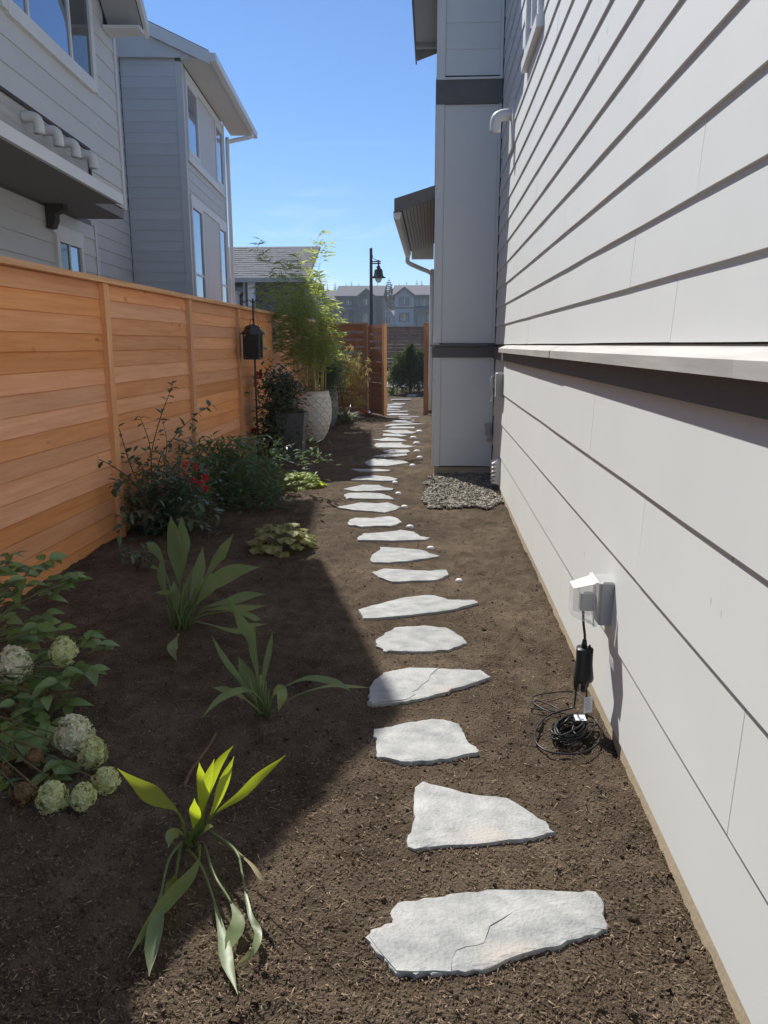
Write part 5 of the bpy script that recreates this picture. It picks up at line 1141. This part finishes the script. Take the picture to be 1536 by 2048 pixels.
# ------------------------------------------------------------------ dense green shrub
db = AY(480, 1010, 7.6); db.z = 0
ds = thing('shrub', 'dense low green shrub with pointed leaves between the red-flowered shrub and the iron pole', 'shrub', db)
DL = [leaf_mesh('pointed_leaf', M['mid_leaf'], 1, .34, 5, .3, .2+.15*k) for k in range(3)]
for _ in range(46):
    a = R.uniform(0, 6.28); rr = R.uniform(.15, .80); e = db+Vector((math.cos(a)*rr*.72, math.sin(a)*rr*1.0, R.uniform(.18, .80)*(1-.45*rr)))
    spray(ds, [db+Vector((R.uniform(-.12, .12), R.uniform(-.12, .12), 0)), db.lerp(e, .5)+Vector((0, 0, .14)), e], 6, .10, .4, DL, 'stem_g', .005)
m = MB(); cs = [(db.x+R.gauss(0, .30), db.y+R.gauss(0, .38), R.uniform(.08, .5), .12) for _ in range(40)]
leaves_mass(m, cs, 2300, .09, .032, .8, .3); o = m.build('small_leaves', M['mid_leaf'], ds); o['kind'] = 'stuff'
for x, y in ((940, 420), (1000, 390), (1060, 380), (1150, 420)):
    e = q4(x, y, 7.5); spray(ds, [db, db.lerp(e, .6)+Vector((0, 0, .12)), e], 7, .10, .5, DL, 'stem_g')
# thin arching stalks over the shrub
for pts in (((720, 590), (900, 588), (1100, 580)), ((800, 408), (980, 400), (1180, 376))):
    MB().tube(smooth_pts([q4(x, y, 7.0+.3*k) for k, (x, y) in enumerate(pts)], 5), .004, 5).build('arching_stalk', M['stem_g'], ds)

# ------------------------------------------------------------------ heucheras and a small dark clump
def heuchera(label, px, py, w_, n, meshes, L_, h):
    c = G(px, py); o = thing('leafy_clump', label, 'plant', (c.x, c.y, 0), 'low crinkle-leaved clumps')
    for i in range(n):
        a = i*2.4; rr = w_*math.sqrt((i+.5)/n); e = Vector((c.x+rr*math.cos(a), c.y+rr*math.sin(a), h*(1-(rr/w_)**2)+R.uniform(.02, .05)))
        MB().tube([(c.x, c.y, 0), Vector((c.x, c.y, .04)).lerp(e, .6), e], [.004, .003, .0025], 5).build('stem', M['stem_g'], o)
        d = Vector((math.cos(a), math.sin(a), -.25+.3*(1-rr/w_))); put('leaf', R.choice(meshes), o, frame(e, d, (0, 0, 1), L_*R.uniform(.8, 1.15), R.uniform(-.3, .3)))
    return o
HM = [round_leaf_mesh('crinkled_leaf', M['heu'], 5, 30, .18, .11+.03*k) for k in range(2)]
LM = [round_leaf_mesh('lime_crinkled_leaf', M['lime'], 5, 30, .16, .08)]
heuchera('low olive-yellow clump with crinkled lobed leaves, alone in the shaded soil', 562, 1095, .19, 24, HM, .155, .15)
heuchera('low bright lime clump at the foot of the dense green shrub, half in sun', 597, 972, .23, 26, LM, .14, .12)
c = G(275, 1140); o = thing('small_shrub', 'small dark seedling with bluish leaves behind the tall strap-leaved plant', 'shrub', (c.x, c.y, 0))
for k in range(10):
    e = c+Vector((R.uniform(-.16, .16), R.uniform(-.2, .2), R.uniform(.05, .2))); spray(o, [c, c.lerp(e, .5)+Vector((0, 0, .05)), e], 5, .06, .4, FLM, 'stem_b', .003)
put('yellowed_leaf', leaf_mesh('yellowed_leaf', M['lime'], 1, .5), o, frame(AY(300, 1133, c.y-.05), (1, -.1, -.1), (0, -.4, 1), .06))

# twig and nursery tag
a, b = G(432, 1466, .02), G(366, 1577, .01); tw = MB(); tw.tube(smooth_pts([a, a.lerp(b, .3)+Vector((.01, 0, .012)), a.lerp(b, .7)+Vector((-.006, 0, .006)), b], 4), [.006]*8+[.0075]*4+[.005], 6)
tag(tw.build('twig', M['stem_b'], None, True, ((a.x+b.x)/2, (a.y+b.y)/2, 0)), 'thin grey-brown broken twig lying on the shaded soil', 'twig')
a, b = G(560, 915, .06), G(587, 926, .02); t = MB(); d = (b-a).normalized(); s = Vector((0, 0, 1)).cross(d).normalized()*.016
t.prism([a-s, b-s, b+d*.012, b+s, a+s], (0, 0, .003)); tag(t.build('plant_tag', M['wh_label'], None, False, (a.x, a.y, 0)), 'white plastic plant tag lying by the slate planter', 'tag')

# ------------------------------------------------------------------ pots with bamboo, camellia
def scales_pot(name, label, c, rmax, h, mt):
    o = thing(name, label, 'plant pot', c, 'tall pots by the fence')
    prof = []
    for i in range(15):
        t = i/14; r = rmax*(.50+.50*math.sin(min(1, t/.62)*math.pi/2)**.9) if t < .62 else rmax*(1-.13*((t-.62)/.38)**1.5); prof.append((r, h*t))
    prof += [(prof[-1][0]*1.02, h*1.0), (prof[-1][0]*.9, h*1.005), (prof[-1][0]*.86, h*.93)]
    MB().lathe(c, prof, 40).build('body', M[mt], o, True)
    # raised fish-scale relief, each scale a small proud fan rim
    m = MB(); rows = 9
    for r_ in range(rows):
        z = h*(.10+.80*r_/rows); k_ = 13
        for k in range(k_):
            a = 2*math.pi*(k+.5*(r_ % 2))/k_; t = z/h; i = min(13, int(t*14)); rr = prof[i][0]+(prof[i+1][0]-prof[i][0])*(t*14-i)
            pts = []
            for q_ in range(8):
                b_ = math.pi*q_/7; da = math.cos(b_)*.235; dz = math.sin(b_)*h*.085; zz_ = z+dz; t2 = min(.98, zz_/h); i2 = min(13, int(t2*14)); r2 = prof[i2][0]+(prof[i2+1][0]-prof[i2][0])*(t2*14-i2)
                pts.append((c[0]+(r2+.001)*math.cos(a+da), c[1]+(r2+.001)*math.sin(a+da), c[2]+zz_))
            m.tube(pts, .011, 5, False)
    sc_o = m.build('scale_relief', M[mt], o, True); sc_o['kind'] = 'stuff'
    MB().lathe((c[0], c[1], c[2]+h*.93), [(.01, 0), (prof[14][0]*.9, 0)], 24, closed=False).build('potting_soil', M['soil'], o)
    return o
p1 = G(622, 884); p1 = Vector((p1.x, 12.75, 0)); H1 = AY(630, 783, 12.6).z
scales_pot('tall_pot', 'tall cream pot with fish-scale relief holding the bamboo', (p1.x, p1.y, -.02), .30, H1+.02, 'pot_white')
p2 = Vector((AX(650, 860, p1.x+.12).x+.02, 13.75, 0)); q2 = AY(640, 808, 13.7)
scales_pot('tall_pot', 'second cream pot, mostly hidden behind the larger scaled one', (AY(633, 808, 13.7).x, 13.75, -.02), .25, q2.z+.02, 'pot_white')
q3 = AY(658, 777, 14.9)
scales_pot('tall_pot', 'tall blue-grey pot behind the cream pots', (q3.x-.02, 15.0, -.02), .17, q3.z+.02, 'pot_grey')
# slate planter
c = Vector((AY(588, 900, 10.75).x-.03, 10.85, 0)); zt_ = AY(600, 826, 10.7).z
pt = thing('square_planter', 'dark slate square planter holding the glossy shrub', 'plant pot', c)
def frus(w0, w1, z0, z1, t=0): return [(c.x-w0, c.y-w0, z0), (c.x+w0, c.y-w0, z0), (c.x+w0, c.y+w0, z0), (c.x-w0, c.y+w0, z0), (c.x-w1, c.y-w1, z1), (c.x+w1, c.y-w1, z1), (c.x+w1, c.y+w1, z1), (c.x-w1, c.y+w1, z1)]
m = MB(); a_ = frus(.14, .205, -.02, zt_); b_ = frus(.185, .185, zt_-.05, zt_)
m.add(a_+b_[4:]+b_[:4], [(3, 2, 1, 0), (0, 1, 5, 4), (1, 2, 6, 5), (2, 3, 7, 6), (3, 0, 4, 7), (4, 5, 9, 8), (5, 6, 10, 9), (6, 7, 11, 10), (7, 4, 8, 11), (8, 9, 13, 12), (9, 10, 14, 13), (10, 11, 15, 14), (11, 8, 12, 15)]); m.build('body', M['planter'], pt)
MB().add([(c.x-.185, c.y-.185, zt_-.045), (c.x+.185, c.y-.185, zt_-.045), (c.x+.185, c.y+.185, zt_-.045), (c.x-.185, c.y+.185, zt_-.045)], [(0, 1, 2, 3)]).build('potting_soil', M['soil'], pt)
cm = thing('glossy_shrub', 'dark glossy-leaved shrub growing from the slate planter', 'shrub', (c.x, c.y, zt_-.04))
GLM = [leaf_mesh('glossy_leaf', M['gloss_leaf'], 1, .5, 5, .2, .15+.1*k) for k in range(2)]
for _ in range(60):
    px, py = R.gauss(561, 15), R.uniform(745, 895); e = AY(px+(15 if py > 820 else 0)*0, py, 10.75+R.uniform(-.25, .3)); e.z = max(e.z, .15)
    e.x = min(e.x, c.x+.25)
    spray(cm, [Vector((c.x+R.uniform(-.05, .05), c.y+R.uniform(-.05, .05), zt_-.05)), Vector((c.x, c.y, zt_)).lerp(e, .5)+Vector((0, 0, .1)), e], 7, .10, .3, GLM, 'stem_g', .005)
m = MB(); cs = [(*AY(R.gauss(562, 19), R.uniform(750, 895), 10.85+R.uniform(-.2, .25)), .11) for _ in range(60)]
leaves_mass(m, cs, 2600, .085, .045, .8, .2); o = m.build('small_leaves', M['gloss_leaf'], cm); o['kind'] = 'stuff'
# bamboo
bz = H1*.93
bm = thing('bamboo', 'tall feathery bamboo clump growing out of the cream pot', 'bamboo', (p1.x, p1.y, bz))
TP = [(635, 476), (515, 495), (540, 560), (600, 520), (560, 590), (650, 590), (670, 615), (620, 560), (585, 545), (640, 560), (530, 620), (605, 600), (660, 640), (575, 640), (630, 620), (550, 650), (645, 500), (595, 575), (610, 640), (680, 650), (520, 580), (565, 530), (515, 620), (535, 670), (560, 700), (600, 700), (640, 700), (670, 690), (545, 600), (575, 610), (630, 660)]
lv_ = MB(); nodes = []
for i, (px, py) in enumerate(TP):
    e = AY(px, py, p1.y+R.uniform(-.45, .45)); b0 = Vector((p1.x+R.uniform(-.16, .14), p1.y+R.uniform(-.14, .14), bz-.03)); mid_ = b0.lerp(e, .55); mid_.x = b0.x+(e.x-b0.x)*.28
    sp2 = smooth_pts([b0, mid_, e], 8); n = len(sp2); MB().tube(sp2, [.0085*(1-.8*k/(n-1)) for k in range(n)], 6).build('cane', M['cane'], bm, True)
    for k in range(5, n): nodes.append((sp2[k], k/(n-1), (sp2[k]-sp2[k-1]).normalized()))
for p, t, tg in nodes:
    for _ in range(2 if t > .4 else 1):
        a = R.uniform(0, 6.28); bl_ = R.uniform(.16, .50)*(1.2-t*.8); d = (Vector((math.cos(a), math.sin(a), .45))+tg*.6).normalized(); e = p+d*bl_
        lv_.tube([p, e], [.0022, .001], 3, False)
        for k in range(R.randint(4, 7)):
            f = R.uniform(.3, 1.05); s0 = p.lerp(e, f); a2 = R.uniform(0, 6.28); dd = (d*.8+Vector((math.cos(a2), math.sin(a2), -.25+R.uniform(-.35, .3)))).normalized(); L_ = R.uniform(.11, .20); w_ = L_*.07
            s = dd.cross(Vector((R.uniform(-.6, .6), R.uniform(-.6, .6), 1))).normalized(); nn = Vector((0, 0, -L_*.10))
            lv_.add([s0, s0+dd*L_*.35+s*w_, s0+dd*L_*.35-s*w_, s0+dd*L_+nn*2], [(0, 1, 3), (0, 3, 2)])
o = lv_.build('foliage', M['bam'], bm); o['kind'] = 'stuff'
for k in range(26):
    x, y = p1.x+R.gauss(.0, .10), p1.y+R.gauss(0, .09); MB().tube([(x, y, bz-.03), (x+R.gauss(0, .05), y+R.gauss(0, .05), bz+R.uniform(.5, 1.1))], [.008, .005], 6).build('cane', M['cane'], bm, True)
# darker bamboo-like shrub in the grey pot
ge = thing('feathery_shrub', 'dark feathery shrub drooping over the blue-grey pot', 'shrub', (q3.x-.02, 15, q3.z*.93))
m = MB()
for _ in range(190):
    px, py = R.gauss(655, 24), R.uniform(690, 800); e = AY(px, py, 15+R.uniform(-.4, .5)); b0 = Vector((q3.x-.02, 15, q3.z)); md = b0.lerp(e, .5)+Vector((0, 0, .25)); sp2 = smooth_pts([b0, md, e], 5)
    m.tube(sp2, .003, 3, False)
    for p in sp2[3:]:
        for _k in range(5):
            a = R.uniform(0, 6.28); dd = Vector((math.cos(a), math.sin(a), -.7)).normalized(); L_ = R.uniform(.06, .12); s = dd.orthogonal().normalized()*L_*.06
            m.add([p, p+dd*L_*.4+s, p+dd*L_*.4-s, p+dd*L_], [(0, 1, 3), (0, 3, 2)])
o = m.build('foliage', M['dark_leaf'], ge); o['kind'] = 'stuff'
# golden thread-leaf shrub by the gate
gb_ = G(697, 838); gb_ = Vector((AY(690, 830, 16.9).x, 16.9, 0))
go = thing('golden_shrub', 'golden feathery shrub in front of the dark slatted panel by the gate', 'shrub', gb_)
MB().tube(smooth_pts([gb_, AY(679, 760, 16.9), AY(682, 730, 16.9)], 5), .022, 7).build('trunk', M['stem_b'], go, True)
m = MB()
for (px, py, sx, sy, n) in ((700, 722, 15, 11, 60), (708, 745, 15, 12, 60), (712, 768, 11, 9, 36), (690, 712, 10, 8, 24), (700, 760, 12, 10, 30), (718, 800, 9, 6, 18), (700, 790, 9, 8, 16), (718, 806, 5, 5, 10)):
    for _ in range(n):
        p = AY(R.gauss(px, sx), R.gauss(py, sy), 16.8+R.uniform(-.25, .25)); p.z = max(p.z, .1); d = Vector((R.uniform(-.8, .8), R.uniform(-.8, .8), R.uniform(-.7, .2)))
        for _k in range(7):
            dd = (d+Vector((R.uniform(-.8, .8), R.uniform(-.8, .8), R.uniform(-.7, .3)))).normalized(); L_ = R.uniform(.07, .14); s = dd.orthogonal().normalized()*.006
            m.add([p, p+dd*L_*.5+s, p+dd*L_*.5-s, p+dd*L_+Vector((0, 0, -.02))], [(0, 1, 3), (0, 3, 2)])
o = m.build('foliage', M['gold'], go); o['kind'] = 'stuff'
# strap-leaf tuft
def tuft(name, label, cat, c, n, L_, w_, mt, arch=.9, group=None):
    o = thing(name, label, cat, c, group); m = MB()
    for i in range(n):
        a = R.uniform(0, 6.28); l = L_*R.uniform(.6, 1.1); b = Vector((c[0]+R.gauss(0, .03), c[1]+R.gauss(0, .03), c[2])); h_ = R.uniform(.5, 1)
        pts = [b+Vector((math.cos(a)*l*t*arch*(1-h_*.4), math.sin(a)*l*t*arch*(1-h_*.4), l*(t*h_*1.3-t*t*.9*h_*(1.1-.3*h_)))) for t in (0, .2, .4, .6, .8, 1)]
        m.ribbon(pts, [w_*.6, w_, w_, w_*.8, w_*.5, .0008], .3)
    x = m.build('blades', M[mt], o); x['kind'] = 'stuff'; return o
tuft('grassy_plant', 'grey-green strap-leaved tuft at the foot of the blue-grey pot', 'plant', (AY(690, 850, 15.3).x, 15.3, 0), 75, .62, .012, 'strap')
tuft('grassy_plant', 'small dark grassy tuft in front of the gate post', 'plant', (AY(722, 826, 17.2).x, 17.2, 0), 40, .3, .01, 'strap')
# little red and silver ornament
c = Vector((AY(733, 826, 17.1).x, 17.1, 0)); om = thing('garden_ornament', 'small silver ball ornament with red legs standing by the gate', 'ornament', c)
MB().blob((c.x+.05, c.y, .085), (.075, .075, .075), 2).build('ball', M['silver'], om, True)
for a in range(5): MB().tube([(c.x+.05, c.y, .07), (c.x+.05+.08*math.cos(a*1.25), c.y+.08*math.sin(a*1.25), 0)], .01, 6).build('leg', M['redpaint'], om)
MB().blob((c.x-.08, c.y-.02, .10), (.07, .05, .06), 1).build('head', M['redpaint'], om, True)
for s_ in (-1, 1): MB().tube([(c.x-.08, c.y-.02, .13), (c.x-.10+.05*s_, c.y-.02, .2)], .008, 5).build('feeler', M['redpaint'], om)

# ------------------------------------------------------------------ shepherd hook, lantern, bird feeder, dahlia
pc = AX(509, 880, -2.36); hkx, hky = -2.36, AX(509, 700, -2.36).y
zt_ = AY(508, 597, hky).z
hk = thing('shepherd_hook', 'thin black iron garden pole with hooks at the top, by the fence', 'garden hook', (hkx, hky, 0))
MB().tube([(hkx, hky, -.1), (hkx, hky, zt_)], .013, 8).build('pole', M['black_metal'], hk, True)
for s_ in (-1, 1):
    MB().tube(smooth_pts([(hkx, hky, zt_-.06), (hkx+.05*s_, hky-.02, zt_-.02), (hkx+.11*s_, hky-.04, zt_-.05), (hkx+.13*s_, hky-.05, zt_-.02)], 5), .006, 6).build('hook', M['black_metal'], hk, True)
def ypt(px, py, d): return AY(px, py, d)
ld = hky-.06; lc = ypt(506, 700, ld); z0, z1 = ypt(506, 719, ld).z, ypt(506, 668, ld).z; wL = 16.5/1540*ld
lt = thing('lantern', 'dark square pierced-metal lantern hanging from the iron pole', 'lantern', (lc.x, ld, z0))
MB().box(lc.x-wL*.95, lc.x+wL*.95, ld-wL*.95, ld+wL*.95, z0, z0+.02).build('base', M['black_metal'], lt)
for sx, sy in ((-1, -1), (1, -1), (1, 1), (-1, 1)):
    MB().box(lc.x+sx*wL*.88-.011, lc.x+sx*wL*.88+.011, ld+sy*wL*.88-.011, ld+sy*wL*.88+.011, z0+.021, z1).build('corner_bar', M['black_metal'], lt)
MB().box(lc.x-wL*.7, lc.x+wL*.7, ld-wL*.7, ld+wL*.7, z0+.022, z1-.002).build('inner_glass', M['brown_dark'], lt)
m = MB()
for r_ in range(7):
    for k in range(5):
        for (dx, dy) in ((1, 0), (0, 1)):
            for s_ in (-1, 1):
                u = (k-2)*wL*.33; z = z0+.05+(z1-z0-.08)*r_/6.5
                cx, cy = (lc.x+u, ld+s_*wL*.80) if dx else (lc.x+s_*wL*.80, ld+u)
                n_ = 8; rad = .0175; pts = [(cx+(rad*math.cos(t) if dx else 0), cy+(0 if dx else rad*math.cos(t)), z+rad*math.sin(t)) for t in np.linspace(0, 2*math.pi, n_+1)]
                m.tube(pts, .005, 4, False)
o = m.build('pierced_screen', M['black_metal'], lt); o['kind'] = 'stuff'
MB().lathe((lc.x, ld, z1), [(wL*1.50, -.005), (wL*1.45, .012), (wL*.95, .055), (wL*.9, .09), (wL*.6, .11), (.015, .125)], 4, f=lambda a, z: 1).build('roof', M['black_metal'], lt)
MB().tube([(lc.x-.03+.03*(1-math.cos(t)), ld, z1+.12+.07*math.sin(t)) for t in np.linspace(0, math.pi, 10)], .005, 6).build('ring', M['black_metal'], lt)
fd = hky+.30; f0, f1 = ypt(522, 698, fd), ypt(522, 660, fd)
bf = thing('bird_feeder', 'yellowish wooden bird feeder with tray behind the lantern', 'bird feeder', (f0.x, fd, f0.z))
MB().bbox(f0.x-.10, f0.x+.11, fd-.10, fd+.10, f0.z-.01, f0.z+.02, .005).build('tray', M['feeder'], bf); MB().bbox(f0.x-.06, f0.x+.05, fd-.06, fd+.06, f0.z+.021, f1.z-.05, .005).build('hopper', M['feeder'], bf)
m = MB(); m.prism([(f0.x-.10, fd-.11, f1.z-.049), (f0.x+.09, fd-.11, f1.z-.049), (f0.x, fd-.11, f1.z+.03)], (0, .22, 0)); m.build('roof', M['feeder'], bf)
for s_ in (-1, 1): MB().tube([(f0.x, fd+.09*s_, f1.z+.02), (hkx, hky, zt_-.03)], .002, 4).build('cord', M['stem_b'], bf)
dc = Vector((AY(522, 900, 11.0).x, 11.0, 0)); dh = thing('dahlia', 'straggly dahlia with deep red blooms by the iron pole', 'flower', dc)
for px, py, r in ((516, 752, .085), (512, 766, .05), (523, 868, .09), (533, 880, .09), (520, 890, .08), (541, 893, .07), (508, 862, .06), (530, 905, .07)):
    e = AY(px, py, 10.95+R.uniform(-.1, .1)); red_flower(dh, e, r, 40, 'bloom'); spray(dh, [dc, dc.lerp(e, .5)+Vector((R.uniform(-.05, .05), 0, .06)), e-Vector((0, 0, .03))], 5, .08, .2, DL, 'stem_g', .005)

# ------------------------------------------------------------------ beyond the gate
wv_ = Vector((AY(820, 790, 23.2).x, 23.2, gzf(AY(820, 790, 23.2).x, 23.2)))
ws_ = thing('weeping_evergreen', 'weeping dark green evergreen mound just beyond the gate', 'shrub', wv_)
htop = AY(820, 690, 23.2).z
MB().tube([wv_, (wv_.x, wv_.y, htop-.1)], [.05, .03], 7).build('trunk', M['stem_b'], ws_)
m = MB()
LEADS = [(0, 0, 1.0), (-.2, .05, .86), (.22, -.05, .9), (.02, .2, .8), (-.32, -.1, .62), (.34, .1, .66)]
for _ in range(330):
    lx, ly, lh = R.choice(LEADS); hh = (htop-wv_.z)*lh*R.uniform(.85, 1.03)
    a = R.uniform(0, 6.28); rr = R.uniform(.08, .36); t0 = Vector((wv_.x+lx+R.gauss(0, .05), wv_.y+ly+R.gauss(0, .05), wv_.z+hh)); e = Vector((wv_.x+lx+rr*math.cos(a), wv_.y+ly+rr*math.sin(a), wv_.z+R.uniform(.02, .75)*hh))
    md = Vector((t0.x+rr*.8*math.cos(a), t0.y+rr*.8*math.sin(a), t0.z-.04-R.uniform(0, .2))); sp2 = smooth_pts([t0, md, e], 6)
    for k, p in enumerate(sp2[1:]):
        for _k in range(4):
            dd = (Vector((R.uniform(-1, 1), R.uniform(-1, 1), -.9))).normalized(); L_ = R.uniform(.06, .13); s = dd.orthogonal().normalized()*.012
            m.add([p, p+dd*L_*.5+s, p+dd*L_*.5-s, p+dd*L_], [(0, 1, 3), (0, 3, 2)])
o = m.build('foliage', M['needle'], ws_); o['kind'] = 'stuff'
tuft('grassy_plant', 'bright green grass tuft left of the weeping evergreen', 'plant', (AY(783, 788, 23.0).x, 23.0, gzf(-1.2, 23)), 90, .42, .008, 'grass', .8)
tuft('ornamental_grass', 'dry straw-coloured grass beyond the gate, below the far fence', 'plant', (AY(776, 735, 27.5).x, 27.5, gzf(-1.6, 27.5)), 120, .9, .008, 'drygrass', .7)
tuft('ornamental_grass', 'dry straw-coloured grass seen through the slats left of the gate', 'plant', (AY(715, 735, 24).x, 24, gzf(-2.6, 24)), 160, 1.1, .009, 'drygrass', .8)
rk = G(868, 815); 
tag(MB().blob((AY(858, 806, 19.6).x, 19.6, .03), (.09, .07, .06), 1, .12).build('rock', M['gravel'], None, False, (AY(858, 806, 19.6).x, 19.6, 0)), 'small grey rock on the soil beside the last far flagstone', 'rock')

# ------------------------------------------------------------------ thin haze volume added as a veil that lifts the shade
hz = MB().box(-650, 650, -60, 1300, -1.5, 24)
hm_ = bpy.data.materials.new('thin_haze'); hm_.use_nodes = True; n = hm_.node_tree.nodes; n.remove(n['Principled BSDF'])
pv = n.new('ShaderNodeVolumePrincipled'); pv.inputs['Density'].default_value = .0008; pv.inputs['Color'].default_value = (.95, .96, 1, 1); pv.inputs['Anisotropy'].default_value = .35
hm_.node_tree.links.new(pv.outputs[0], n['Material Output'].inputs['Volume'])
h_ = hz.build('haze', hm_); h_['kind'] = 'stuff'; h_['label'] = 'thin pale haze added as a veil over the scene'
